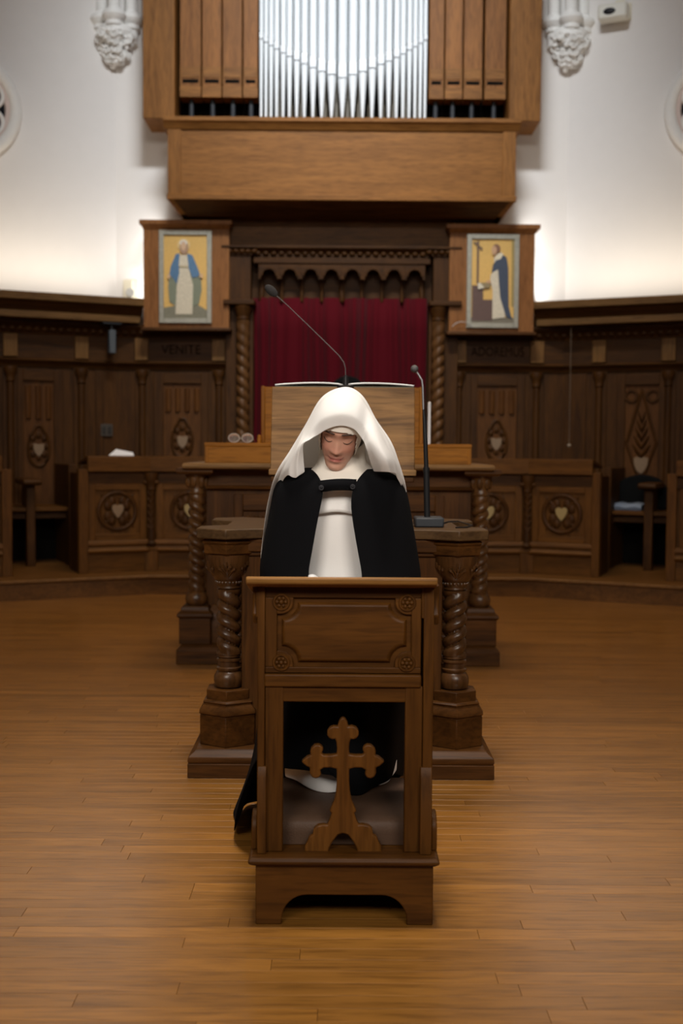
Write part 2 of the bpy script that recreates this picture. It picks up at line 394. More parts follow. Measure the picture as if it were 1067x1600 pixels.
# wooden pipes
PPY = 10.24
zwb = Zy(154, PPY)
for a, b in ((281, 314), (316, 346), (348, 378), (380, 403), (671, 694), (696, 723), (725, 754), (758, 791)):
    x0, x1 = PXx(a, PPY, 60), PXx(b, PPY, 60); dp = 0.16
    pp = BX('wooden_pipe', po_, og, x0, x1, PPY, PPY + dp, zwb, ZT, 0.004)
    zm0, zm1 = Zy(135, PPY), Zy(106, PPY)
    BX('pipe_cap', organ_oak('x'), pp, x0 - .001, x1 + .001, PPY - .012, PPY, zwb, zm0 - .005, 0.003)
    BX('pipe_lip', organ_oak('x'), pp, x0 + .012, x1 - .012, PPY - .006, PPY, Zy(123, PPY), zm1, 0.002)
    BX('lip_edge', oz, pp, x0 + .002, x0 + .012, PPY - .014, PPY, zm0, zm1, 0.001); BX('lip_edge', oz, pp, x1 - .012, x1 - .002, PPY - .014, PPY, zm0, zm1, 0.001)
    BX('mouth_slot', VOID, pp, x0 + .022, x1 - .022, PPY - .003, PPY + .0, Zy(131, PPY), Zy(125.5, PPY), 0)
    MB().lathe([(0.022, zr - .02), (0.022, zwb + .01)], (x0 + x1)/2, PPY + .07, 12).build('pipe_foot', GREY, pp)
# metal pipes
cen = [123,147,173,201,234,266,303,342,385,430,480,535,588,638,686,730,770,809,842,874,903,930,954]
mth = [201,217,234,251,271,288,307,324,343,361,377,393]; mth = mth + mth[-2::-1]
dom = [172,186,198,212,229,240,256,268,284,294,304,314]; dom = dom + dom[-2::-1]
MPY = 10.22
for k, c in enumerate(cen):
    lw = (cen[k] - cen[k-1]) if k else 22; rw = (cen[k+1] - cen[k]) if k < 22 else 22
    x = PXx(370 + c / 3.233, MPY, 60); r = (lw + rw) / 4 * 0.90 / 3.233 / F * MPY
    zm = Zy(mth[k] / 3.233, MPY); zd = Zy(dom[k] / 3.233, MPY); zf = Zy(184, MPY)
    pp = MB().lathe([(r * .99, zm + .004), (r, zd), (r, ZT)], x, MPY + r, 24).build('metal_pipe', TIN, og)
    MB().lathe([(0.010, zf - .02), (0.012, zf + .02), (r * .96, zm - .02), (r * .99, zm - .002)], x, MPY + r, 24).build('pipe_foot', TIN, pp)
    MB().lathe([(r * .80, zm - .004), (r * .80, zm + .006)], x, MPY + r, 20).build('mouth', VOID, pp)
    # flattened upper lip with a rounded top
    h = zd - zm; lip = [(x - r * .78, zm + .006), (x + r * .78, zm + .006)] + [(x + r * .78 * math.cos(a), zm + h * .72 + h * .28 * math.sin(a)) for a in [PI * i / 10 for i in range(11)]]
    MB().prism(lip, 'y', MPY - .004, MPY + r * .5).build('upper_lip', plain('pipe_lip_tin', (0.66, 0.69, 0.72), 0.55, metal=0.1, spec=0.3), pp)
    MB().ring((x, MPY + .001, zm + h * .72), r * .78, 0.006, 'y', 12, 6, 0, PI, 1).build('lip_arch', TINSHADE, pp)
for k in range(14):
    x = PXx(418 + k * 17.9, WY - .16, 150)
    MB().lathe([(0.03, zr - .03), (0.03, zr + .22), (0.018, zr + .26), (0.018, zr + .45)], x, WY - .2, 10).build('inner_pipe', plain('old_pipe', (0.10, 0.085, 0.06), 0.5), og)
BX('pipe_rack', dark_oak('x'), og, PXx(404, MPY), PXx(668, MPY), WY - .3, WY - .24, zr - .02, zr + .03, 0.002)

# ================================================================== painted panels and their wooden blocks
QY = 10.28
def hood(name, x0, x1, label, cx0, cx1, yo=0):
    X0, X1 = PXx(x0, QY, 430), PXx(x1, QY, 430); z0, z1 = Zy(514 + yo, QY), Zy(358 + yo, QY)
    t = thing(name, label, 'trim', ((X0 + X1) / 2, WY, z0), 0, None, 'structure')
    BX('block', wood('red_oak', (0.17, 0.072, 0.030), (0.25, 0.112, 0.050), 'z', 0.5), t, X0, X1, QY, WY - .16, z0, z1, 0.004)
    c0, c1 = PXx(cx0, QY - .05, 350), PXx(cx1, QY - .05, 350); zt = Zy(345 + yo, QY - .05)
    MB().frustum((X0 - .005, X1 + .005, QY - .006, WY - .15, z1 - .01), (c0 + .02, c1 - .02, QY - .04, WY - .15, zt - .04)).box(c0, c1, QY - .05, WY - .15, zt - .04, zt).build('cornice', wood('red_oak', (0, 0, 0), (0, 0, 0), 'z'), t, 0.004)
    BX('ledge', dark_oak('x'), t, X0 - .02, X1 + .02, QY - .05, WY - .2, z0 - .03, z0, 0.006)
hood('trim_1', 224, 358, None, 217, 362)
hood('trim_2', 702, 835, None, 698, 845, 3)
def flat(t, name, col, pts, fr, y, rough=.6):
    x0, x1, z0, z1 = fr
    q = [(x0 + (x1 - x0) * a, z1 - (z1 - z0) * b) for a, b in pts]
    return MB().prism(q, 'y', y, y + .004).build(name, plain('paint_' + name + str(col), col, rough, var=.28, bscale=55, bump=.2), t)
def painting(px, label, figs):
    X0, X1 = PXx(px[0], QY, 430), PXx(px[1], QY, 430); z0, z1 = Zy(px[3], QY), Zy(px[2], QY)
    t = thing('mosaic_panel', label, 'picture', ((X0 + X1) / 2, QY, z0), 0, None)
    fm_ = plain('grey_frame', (0.30, 0.29, 0.24), 0.45, metal=.2, var=.3, bscale=30)
    f = 0.042
    BX('frame', fm_, t, X0, X0 + f, QY - .03, QY, z0, z1, .003); BX('frame', fm_, t, X1 - f, X1, QY - .03, QY, z0, z1, .003)
    BX('frame', fm_, t, X0 + f, X1 - f, QY - .03, QY, z0, z0 + f, .003); BX('frame', fm_, t, X0 + f, X1 - f, QY - .03, QY, z1 - f, z1, .003)
    a = (X0 + f, X1 - f, z0 + f, z1 - f)
    BX('gold_ground', plain('mosaic_gold', (0.62, 0.38, 0.10), 0.45, var=.22, bscale=70, bump=.3), t, a[0], a[1], QY - .012, QY - .002, a[2], a[3], 0)
    for i, (n, c, pts) in enumerate(figs): flat(t, n, c, pts, a, QY - .016 - .0015 * i)
def ell(cx, cy, rx, ry, n=14): return [(cx + rx * math.cos(2*PI*i/n), cy + ry * math.sin(2*PI*i/n)) for i in range(n)]
painting((249, 331, 362, 507), 'mosaic of standing robed woman in blue mantle on gold ground', [
    ('ground', (0.17, 0.16, 0.11), [(0, .87), (.35, .84), (.75, .82), (1, .90), (1, 1), (0, 1)]),
    ('halo', (0.66, 0.47, 0.20), ell(.46, .12, .15, .075)),
    ('lining', (0.17, 0.19, 0.13), [(.12, .52), (.35, .45), (.62, .46), (.86, .50), (.88, .66), (.82, .82), (.66, .86), (.3, .86), (.13, .80), (.10, .62)]),
    ('gown', (0.56, 0.50, 0.38), [(.33, .24), (.56, .24), (.58, .40), (.68, .60), (.66, .95), (.27, .95), (.30, .62), (.36, .42)]),
    ('mantle', (0.065, 0.15, 0.27), [(.28, .23), (.37, .22), (.35, .36), (.36, .46), (.30, .59), (.22, .52), (.13, .48), (.16, .38)]),
    ('mantle', (0.075, 0.165, 0.29), [(.54, .22), (.66, .24), (.76, .36), (.84, .47), (.78, .50), (.66, .51), (.58, .40)]),
    ('girdle', (0.40, 0.33, 0.20), [(.36, .37), (.57, .37), (.57, .39), (.36, .39)]),
    ('hair', (0.36, 0.22, 0.14), ell(.47, .145, .10, .085)),
    ('veil', (0.66, 0.62, 0.55), ell(.46, .095, .085, .035)),
    ('face', (0.55, 0.36, 0.22), ell(.46, .135, .062, .058)),
    ('hand', (0.55, 0.36, 0.20), ell(.12, .50, .035, .028)), ('hand', (0.55, 0.36, 0.20), ell(.87, .49, .04, .028))])
painting((729, 810, 365, 511), 'mosaic of robed friar in dark cloak before a crucifix on gold ground', [
    ('ground', (0.16, 0.14, 0.10), [(0, .93), (1, .93), (1, 1), (0, 1)]),
    ('border', (0.30, 0.22, 0.07), [(.94, 0), (1, 0), (1, .8), (.94, .8)]),
    ('desk', (0.10, 0.055, 0.045), [(.02, .55), (.28, .55), (.28, .72), (.50, .72), (.50, .97), (.02, .97)]),
    ('cross', (0.12, 0.07, 0.045), [(.12, .02), (.17, .02), (.17, .53), (.12, .53)]),
    ('cross', (0.12, 0.07, 0.045), [(.03, .04), (.07, .03), (.25, .11), (.24, .14)]),
    ('tunic', (0.58, 0.52, 0.40), [(.52, .22), (.70, .18), (.78, .30), (.74, .60), (.80, .93), (.50, .95), (.50, .60), (.44, .50), (.45, .42), (.54, .38)]),
    ('cloak', (0.035, 0.05, 0.085), [(.56, .26), (.70, .17), (.82, .22), (.86, .34), (.88, .80), (.96, .95), (.82, .92), (.68, .70), (.64, .50), (.62, .36), (.47, .40), (.50, .30)]),
    ('hood', (0.64, 0.57, 0.42), [(.55, .20), (.68, .155), (.74, .18), (.68, .235), (.58, .25)]),
    ('hair', (0.20, 0.09, 0.05), ell(.57, .115, .095, .055)),
    ('face', (0.50, 0.30, 0.17), ell(.52, .135, .06, .055)),
    ('book', (0.26, 0.20, 0.10), [(.16, .52), (.45, .52), (.42, .58), (.20, .58)]),
    ('page', (0.62, 0.57, 0.45), [(.14, .53), (.20, .52), (.30, .58), (.16, .60)]),
    ('hand', (0.50, 0.30, 0.16), ell(.40, .51, .06, .02))])

# ================================================================== carved doorway with the red curtain
DY = 10.36
dw = thing('trim_3', None, None, (0, WY, 0), 0, None, 'structure')
dk, dkz = stall_oak('x'), stall_oak('z')
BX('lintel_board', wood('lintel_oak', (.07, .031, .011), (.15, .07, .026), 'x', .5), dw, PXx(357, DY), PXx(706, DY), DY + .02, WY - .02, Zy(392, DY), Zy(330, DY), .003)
cor = MB().prism([(DY - .05, Zy(385, DY)), (DY - .05, Zy(389, DY)), (DY, Zy(396, DY)), (DY + .1, Zy(396, DY)), (DY + .1, Zy(385, DY))], 'x', PXx(395, DY), PXx(668, DY)).build('cornice', dk, dw, .002)
lc = MB()
for k in range(22): lc.ball((PXx(402 + k * 12.1, DY), DY - .01, Zy(397, DY)), (.028, .02, .022), 8, 5)
lc.build('carved_leaves', dk, dw)
BX('frieze', dk, dw, PXx(395, DY), PXx(668, DY), DY + .005, WY - .1, Zy(404, DY), Zy(392, DY), .002)
BX('frieze_moulding', dk, dw, PXx(395, DY), PXx(668, DY), DY - .03, WY - .1, Zy(413, DY), Zy(404, DY), .006)
# arcade of pointed cusps over a dark niche with little figures
xa, xb = PXx(403, DY), PXx(660, DY); na = 8; wa = (xb - xa) / na
za = Zy(414, DY); zc = Zy(432, DY)
for k in range(na):
    x0 = xa + k * wa; c = x0 + wa / 2; r = wa * .36; hz = zc
    pts = [(x0, za), (x0, hz - .03), (x0 + .02, hz - .03)] + [(c - r * math.cos(a), hz + (za - hz) * .72 * math.sin(a)) for a in [PI * i / 10 for i in range(11)]] + [(x0 + wa - .02, hz - .03), (x0 + wa, hz - .03), (x0 + wa, za)]
    MB().prism(pts, 'y', DY - .02, DY + .06).build('arch', dk, dw, .003)
    MB().ring((c, DY - .02, hz), r, .012, 'y', 14, 6, 0, PI).build('arch_moulding', dk, dw)
zn0 = Zy(470, DY)
BX('niche_back', dk, dw, xa, xb, DY + .16, DY + .18, zn0, za, 0)
for k in range(9):
    x = xa + .02 + k * (xb - xa - .04) / 8; big = k in (0, 4, 8); q = .022 if big else .014
    MB().lathe([(q * .9, zn0), (q * 1.3, zn0 + .02), (q, zn0 + .06), (q * 1.25, zn0 + .12), (q * .7, zn0 + .155), (q * .95, zn0 + .18), (q * .6, zn0 + .21), (q * 1.3, zn0 + .235)], x, DY + .1, 12).build('niche_figure' if big else 'colonnette', dkz, dw)
for s, (a, b) in ((-1, (351, 394)), (1, (668, 713))):
    x0, x1 = PXx(a, DY - .05), PXx(b, DY - .05); xm = PXx(379 if s < 0 else 684, DY - .08, 600)
    BX('pillar', dkz, dw, x0 + .03, x1 - .02, DY - .03, WY - .1, Zy(472, DY), Zy(396, DY), .004)
    z = Zy(385, DY - .06)
    BX('pillar_cap', dk, dw, x0 - .03, x1 + .02, DY - .09, WY - .1, z - .022, z, .005)
    pc = MB()
    for k in range(6): pc.ball((x0 - .01 + k * (x1 - x0 + .02) / 5, DY - .055, z - .045), (.03, .025, .025), 8, 5)
    pc.build('carved_leaves', dk, dw)
    BX('pillar_neck', dk, dw, x0 + .01, x1, DY - .045, WY - .1, z - .08, z - .022, .004)
    z = Zy(470, DY - .06)
    BX('column_abacus', dk, dw, x0 - .01, x1 + .02, DY - .12, WY - .1, z - .045, z, .008)
    MB().lathe([(.055, z - .045), (.08, z - .06), (.07, z - .10), (.055, z - .15), (.062, z - .165), (.05, z - .18)], xm, DY - .05, 16).build('column_capital', dkz, dw)
    BX('jamb', dkz, dw, x0 + (.0 if s > 0 else .0), x1, DY + .02, WY - .1, STZ, z - .04, .004)
    zt = z - .18
    MB().twist(xm, DY - .05, STZ + .5, zt, .062, .19, s, 2, 24, .36).build('twisted_column', wood('column_oak', (.055, .025, .011), (.12, .058, .028), 'z', .4), dw)
    MB().lathe([(.07, STZ), (.07, STZ + .4), (.06, STZ + .45), (.055, STZ + .5)], xm, DY - .05, 16).build('column_base', dkz, dw)
BX('back_panel', stall_oak('z'), dw, PXx(360, WY), PXx(700, WY), WY - .06, WY - .03, STZ, Zy(400, WY), 0)
# curtain
zt, zb = Zy(466, DY + .1), STZ + .02; x0, x1 = PXx(396, DY + .1, 600), PXx(664, DY + .1, 600)
cu = MB(); rr = random.Random(5); N = 260; prof = []; ph = 0
for i in range(N + 1):
    u = i / N; ph += 0.28 + .16 * math.sin(u * 23) + .1 * math.sin(u * 61 + 2)
    prof.append((x0 + (x1 - x0) * u, math.sin(ph) * .026 + .014 * math.sin(u * 37 + 1)))
rings = [[(x + .01 * math.sin(j * .9 + x * 9), DY + .10 + q * (1 + .25 * math.sin(j * .7 + x * 5)), zt + (zb - zt) * j / 8) for x, q in prof] for j in range(9)]
cu.loft(rings, False, False)
velvet = plain('red_velvet', (0.066, 0.0012, 0.005), 0.85, bump=.2, bscale=300, sheen=0.03, spec=.1, var=.3)
c = cu.build('curtain', velvet, smooth=80)
sm = c.modifiers.new('solid', 'SOLIDIFY'); sm.thickness = .006
tag(c, 'dark red velvet curtain hanging in folds inside the carved doorway', 'curtain')

# ================================================================== wainscot behind the stalls
ZF0, ZF1, ZLEDGE = 1.955, 2.165, 2.285
def wainscot(W, name, u0, u1):
    t = W.empty(name, None, None, 'structure')
    BX('backing', dkz, t, u0, u1, -.10, 0, STZ, ZLEDGE - .02, 0, world=False)
    BX('frieze', dk, t, u0, u1, -.125, -.10, ZF0, ZF1, .003, world=False)
    MB().prism([(-.10, ZF0), (-.145, ZF0), (-.165, ZF0 - .02), (-.15, ZF0 - .035), (-.13, ZF0 - .05), (-.12, ZF0 - .075), (-.10, ZF0 - .075)], 'x', u0, u1).build('frieze_moulding', dk, t, 0, world=False)
    MB().prism([(-.05, ZLEDGE), (-.21, ZLEDGE), (-.21, ZLEDGE - .025), (-.18, ZLEDGE - .045), (-.14, ZF1 + .03), (-.13, ZF1), (-.05, ZF1)], 'x', u0, u1).build('cornice', dk, t, 0, world=False)
    lv = MB(); n = int((u1 - u0) / .07)
    for k in range(n): lv.ball((u0 + (k + .5) * (u1 - u0) / n, -.165, ZF1 + .045), (.03, .018, .025), 8, 5)
    lv.build('carved_leaves', dk, t, world=False)
    return t
def pilaster(t, u, wd=.12):
    BX('frieze_block', wood('block_oak', (.10, .05, .02), (.18, .095, .04), 'z', .5), t, u - wd/2, u + wd/2, -.165, -.12, ZF0 + .005, ZF1 - .005, .004, world=False)
    MB().lathe([(.055, ZF0 - .08), (.06, ZF0 - .11), (.045, ZF0 - .15), (.036, ZF0 - .19), (.04, ZF0 - .205), (.03, ZF0 - .22)][::-1], u, -.13, 14).build('capital', dkz, t, world=False)
    MB().lathe([(.034, .55), (.03, 1.1), (.03, ZF0 - .22)], u, -.13, 14).build('colonnette', dkz, t, world=False)
    BX('pilaster', dkz, t, u - wd*.55, u + wd*.55, -.12, -.10, .5, ZF0 - .075, .003, world=False)
def shield(t, u, y, z, w, mat, hgt=1.15):
    pts = [(u - w/2, z + w*.5), (u - w*.25, z + w*.56), (u, z + w*.47), (u + w*.25, z + w*.56), (u + w/2, z + w*.5), (u + w*.46, z), (u + w*.28, z - w*.36), (u, z - w*.62), (u - w*.28, z - w*.36), (u - w*.46, z)]
    return MB().prism(pts, 'y', y - .018, y).build('shield', mat, t, .004, world=False)
SH_GOLD = plain('shield_gold', (0.30, 0.22, 0.09), 0.45, var=.2)
SH_OAK = plain('shield_oak', (0.20, 0.13, 0.075), 0.5, var=.2)
def panel(t, ua, ub, ia, ib, orn=True, ou=None, oz=1.23, diamond=False):
    zt = ZF0 - .10; pm = wood('warm_panel_oak', (.060, .023, .007), (.110, .045, .014), 'z', .55)
    zi = zt - .10; zb = .52
    BX('panel_frame', dkz, t, ua, ia, -.135, -.10, zb, zt, .004, world=False); BX('panel_frame', dkz, t, ib, ub, -.135, -.10, zb, zt, .004, world=False)
    BX('panel_frame', dk, t, ia, ib, -.135, -.10, zi, zt, .004, world=False); BX('panel_frame', dk, t, ia, ib, -.135, -.10, zb, zb + .12, .004, world=False)
    BX('panel', pm, t, ia, ib, -.108, -.10, zb + .12, zi, 0, world=False)
    c = (ia + ib) / 2 if ou is None else ou
    if diamond:
        hw, z0, z1 = (ib - ia) * .44, .85, zi - .04; zm = z0 + (z1 - z0) * .45
        q = [(c, z1), (c + hw, zm), (c, z0), (c - hw, zm)]
        for a, b in zip(q, q[1:] + q[:1]):
            MB().tube([(a[0], -.115, a[1]), (b[0], -.115, b[1])], .014, 6).build('diamond_moulding', dkz, t, world=False)
        for k in range(5):
            for sg in (-1, 1):
                z = zm - .12 + k * .075; L = hw * (.62 - .09 * k)
                MB().loft([[(c, -.108, z - .02), (c, -.128, z), (c, -.108, z + .02)], [(c + sg*L*.6, -.108, z + .03), (c + sg*L*.6, -.132, z + .055), (c + sg*L*.6, -.108, z + .085)], [(c + sg*L, -.108, z + .10), (c + sg*L, -.115, z + .105), (c + sg*L, -.108, z + .11)]]).build('carved_leaf', dkz, t, world=False)
        for sg in (-1, 1):
            MB().ring((c + sg*hw*.72, -.115, zi - .10), .05, .014, 'y', 20, 6).build('roundel', dkz, t, world=False)
        shield(t, c, -.108, zm - .2, .13, SH_OAK)
        return
    n = max(3, int((ib - ia) / .075)); wd = (ib - ia) / n
    for k in range(n):
        MB().tube([(ia + (k + .5) * wd, -.108, oz + .26), (ia + (k + .5) * wd, -.108, zi - .045)], wd * .30, 8).build('linenfold', pm, t, world=False)
    if orn:
        w_, h_ = .105, .165
        for sg in (-1, 1):
            MB().tube([(c + sg*w_*math.sin(a)*(1 - .15*math.sin(a/2)), -.115, oz - h_*math.cos(a)*1.0 + (.03 if i > 9 else 0)) for i, a in enumerate([PI*j/11 for j in range(12)])], .015, 6).build('pointed_moulding', dkz, t, world=False)
        for k in range(8):
            a = 2*PI*k/8
            MB().ball((c + .07*math.cos(a), -.112, oz + .01 + .10*math.sin(a)), (.026, .014, .03), 8, 5).build('carved_leaf', dkz, t, world=False)
        shield(t, c, -.105, oz - .02, .10, SH_OAK)
def uB(x, off=.13, y=600): return WB.px(x, y, off)[0]
wb1 = wainscot(WB, 'trim_4', -CX, uB(366)); wb2 = wainscot(WB, 'trim_5', uB(699), CX)
for t, xs in ((wb1, (222, 342)), (wb2, (717, 838))):
    for x in xs: pilaster(t, uB(x))
panel(wb1, uB(240), uB(325), uB(255), uB(314), True, None, 1.24); panel(wb2, uB(736), uB(820), uB(746), uB(808), True, None, 1.24)
carve = plain('carved_letters', (0.012, 0.005, 0.002), 0.8, spec=0.05)
for t, s, x, sq in ((wb1, 'VENITE', 283, .95), (wb2, 'ADOREMUS', 777, .78)):
    text_mesh('carved_lettering', s, .118, .006, carve, t, (uB(x), -.127, (ZF0 + ZF1) / 2), sx=sq)
def uL(x, off=.13, y=600): return WL.px(x, y, off)[0]
def uR(x, off=.13, y=600): return WR.px(x, y, off)[0]
wl = wainscot(WL, 'trim_6', -3.36, 0); wr = wainscot(WR, 'trim_7', 0, 3.36)
for x in (127, 16): pilaster(wl, uL(x))
for x in (936, 1044): pilaster(wr, uR(x))
for t, fu, a, b, sg in ((wl, uL, 127, 16, -1), (wr, uR, 936, 1044, 1)):
    bay = abs(fu(b) - fu(a)); e = fu(b)
    for k in (1, 2): 
        pilaster(t, e + sg * bay * k)
        c = e + sg * bay * (k - .5); panel(t, c - bay * .32, c + bay * .32, c - bay * .22, c + bay * .22, True, None, 1.16)
panel(wl, uL(27), uL(98), uL(36), uL(84), True, None, 1.16)
panel(wr, uR(965), uR(1043), uR(977), uR(1030), diamond=True)
for t, fu, a, b in ((wl, uL, 150, 181), (wr, uR, 881, 915)):
    BX('plain_panel', stall_oak('z'), t, min(fu(a), fu(b)), max(fu(a), fu(b)) - (.12 if fu is uL else 0) + (0 if fu is uL else 0), -.118, -.10, .5, ZF0 - .09, .004, world=False)

# canopies over the side stalls (the lamps in the cove stand on these)
def canopy(W, name, u0, u1):
    t = W.empty(name, None, None, 'structure'); z0, z1 = 2.285, 2.50; fo = .42
    p1 = [(-.02, z1), (-fo, z1), (-fo, z1 - .035), (-fo + .02, z1 - .06), (-fo + .04, z1 - .06), (-fo + .12, z0 + .065), (-fo + .10, z0 + .06), (-fo + .10, z0), (-.02, z0)]
    MB().prism([(-.02, z1), (-fo, z1), (-fo, z1 - .07), (-.02, z1 - .07)], 'x', u0, u1).build('top_board', wood('canopy_oak', (.085, .045, .02), (.17, .095, .045), 'x', .5), t, .008, world=False)
    MB().prism([(-.02, z1 - .07), (-fo + .025, z1 - .07), (-fo + .06, z1 - .10), (-fo + .09, z0 + .06), (-.02, z0 + .06)], 'x', u0 + .03, u1 - .03).build('cove', dk, t, .003, world=False)
    MB().prism([(-.02, z0 + .06), (-fo + .07, z0 + .06), (-fo + .07, z0), (-.02, z0)], 'x', u0 + .05, u1 - .05).build('lower_fascia', wood('canopy_oak', (0, 0, 0), (0, 0, 0), 'x'), t, .006, world=False)
canopy(WL, 'trim_8', -3.2, uL(231, .42, 480)); canopy(WR, 'trim_9', uR(826, .42, 480), 3.2)

# ================================================================== choir desks
DYF = BYF + .28; dxc = -PXx(235, DYF, 850)
DL = Wall(-dxc, DYF, A25); DR = Wall(dxc, DYF, -A25); DB = Wall(0, DYF, 0)
do_, doz = wood('desk_oak', (.062, .0255, .0062), (.125, .053, .0135), 'x', .5), wood('desk_oak', (.062, .0255, .0062), (.125, .053, .0135), 'z', .5)
ZD = 1.093
def choir_desk(W, u0, u1, label, spans, gold, ends=()):
    t = thing('choir_desk', label, 'desk', tuple(W.m @ Vector(((u0 + u1) / 2, 0, STZ))), W.rz, 'carved choir desks')
    ROOT[t.name] = W.m                                        # meshes are given in wall coordinates
    off = Matrix.Translation(((u0 + u1) / 2, 0, STZ)).inverted()
    def bld(mb, n, m, par=t, bev=.004):
        mb.v = [tuple(off @ Vector(q)) for q in mb.v]
        return mb.build(n, m, par, bev, world=False)
    B = lambda n, m, x0, x1, y0, y1, z0, z1, par=t, bev=.004: bld(MB().box(x0, x1, y0, y1, z0, z1), n, m, par, bev)
    bld(MB().prism([(-.045, ZD - .12), (-.045, ZD), (.02, ZD + .004), (.34, ZD - .05), (.34, ZD - .07), (.0, ZD - .03), (.0, ZD - .12)], 'x', u0, u1), 'desk_top', do_)
    B('carcass', doz, u0, u1, .03, .06, STZ, ZD - .08); B('frieze', stall_oak('x'), u0, u1, .0, .03, ZD - .22, ZD - .12)
    bld(MB().prism([(-.02, .42), (-.035, .40), (-.035, .385), (-.02, .37), (-.03, .345), (-.045, .335), (-.03, .315), (.03, .315), (.03, .42)], 'x', u0, u1), 'ledge', do_, t, 0)
    B('plinth', do_, u0, u1, -.01, .03, STZ, .32)
    for (a, b), gd in zip(spans, gold):
        c = (a + b) / 2; hw = (b - a) / 2
        B('panel', doz, a, b, .012, .03, .42, ZD - .22)
        f = .055
        B('panel_frame', doz, a, a + f, -.006, .012, .42, ZD - .22); B('panel_frame', doz, b - f, b, -.006, .012, .42, ZD - .22)
        B('panel_frame', do_, a + f, b - f, -.006, .012, ZD - .27, ZD - .22); B('panel_frame', do_, a + f, b - f, -.006, .012, .42, .47)
        z = .655; R = .15
        bld(MB().ring((c, .010, z), R, .020, 'y', 32, 8), 'roundel_ring', stall_oak('z'), t, 0)
        for k in range(4):
            an = PI/4 + k * PI/2
            for sg in (-1, 1):
                x, zz = c + .088 * math.cos(an + sg*.28), z + .088 * math.sin(an + sg*.28)
                bld(MB().ball((x, .008, zz), (.034, .018, .042), 10, 6), 'carved_leaf', stall_oak('z'), t, 0)
            bld(MB().tube([(c + .06 * math.cos(an), .006, z + .06 * math.sin(an)), (c + .14 * math.cos(an), .006, z + .14 * math.sin(an)), (c + .19 * math.cos(an), .008, z + .19 * math.sin(an))], [.016, .012, .005], 6), 'carved_stem', stall_oak('z'), t, 0)
        w = .10
        mb = MB().prism([(c - w/2, z + w*.32), (c - w*.32, z + w*.52), (c - w*.12, z + w*.5), (c, z + w*.36), (c + w*.12, z + w*.5), (c + w*.32, z + w*.52), (c + w/2, z + w*.32), (c + w*.44, z), (c + w*.2, z - w*.38), (c, z - w*.6), (c - w*.2, z - w*.38), (c - w*.44, z)], 'y', -.018, .01)
        bld(mb, 'heart_shield', SH_GOLD if gd else SH_OAK, t)
    return t, bld, B
def colonnette(bld, u):
    bld(MB().box(u - .055, u + .055, -.04, .03, STZ, .36), 'colonnette_plinth', doz)
    bld(MB().lathe([(.045, .37), (.05, .39), (.034, .41), (.036, .44), (.030, .50), (.030, .82), (.038, .83), (.034, .85), (.05, .89), (.058, .93), (.06, .965)], u, -.012, 16), 'colonnette', stall_oak('z'), par_of(bld), 0)
    for k in range(6):
        z = .50 + k * .055
        bld(MB().tube([(u - .026, -.036, z + .04), (u, -.045, z), (u + .026, -.036, z + .04)], .006, 6), 'chevron', stall_oak('z'), par_of(bld), 0)
    for sg in (-1, 1): bld(MB().ball((u + sg*.045, -.035, .885), (.022, .018, .02), 8, 5), 'volute', stall_oak('z'), par_of(bld), 0)
def par_of(bld): return bld.__defaults__[0]
def endpost(B, a, b, deep=.36):
    B('end_post', doz, a, b, -.03, .05, STZ, ZD - .10); B('end_panel', stall_oak('z'), a + .01, b - .01, .05, deep, STZ, ZD - .13)
uDL = lambda x: DL.px(x, 820)[0]; uDR = lambda x: DR.px(x, 820)[0]; uDB = lambda x: DB.px(x, 820)[0]
t, bld, B = choir_desk(DL, uDL(136), 0, 'short carved choir desk with white paper on its top', [(uDL(138), -.035)], [False])
endpost(B, uDL(122), uDL(137))
t, bld, B = choir_desk(DB, -dxc, -dxc + 1.25, 'straight carved choir desk beside short desk with paper', [(-dxc + .05, -dxc + .60), (-dxc + .66, -dxc + 1.2)], [True, True]); colonnette(bld, -dxc + .01)
t, bld, B = choir_desk(DB, dxc - 1.25, dxc, 'straight carved choir desk behind the boxed microphone base', [(dxc - .60, dxc - .05), (dxc - 1.2, dxc - .66)], [True, True]); colonnette(bld, dxc - .01)
t, bld, B = choir_desk(DR, 0, uDR(926), 'short carved choir desk with gold heart shield and bare top', [(.035, uDR(924))], [True])
endpost(B, uDR(925), uDR(938))
t, bld, B = choir_desk(DL, uDL(-120), uDL(3), 'choir desk end left of the empty stall doorway', [(uDL(-116), uDL(-2))], [False]); endpost(B, uDL(2), uDL(18))
t, bld, B = choir_desk(DR, uDR(1056), uDR(1180), 'choir desk end beside stall with black cushion', [(uDR(1062), uDR(1175))], [True]); endpost(B, uDR(1042), uDR(1057))

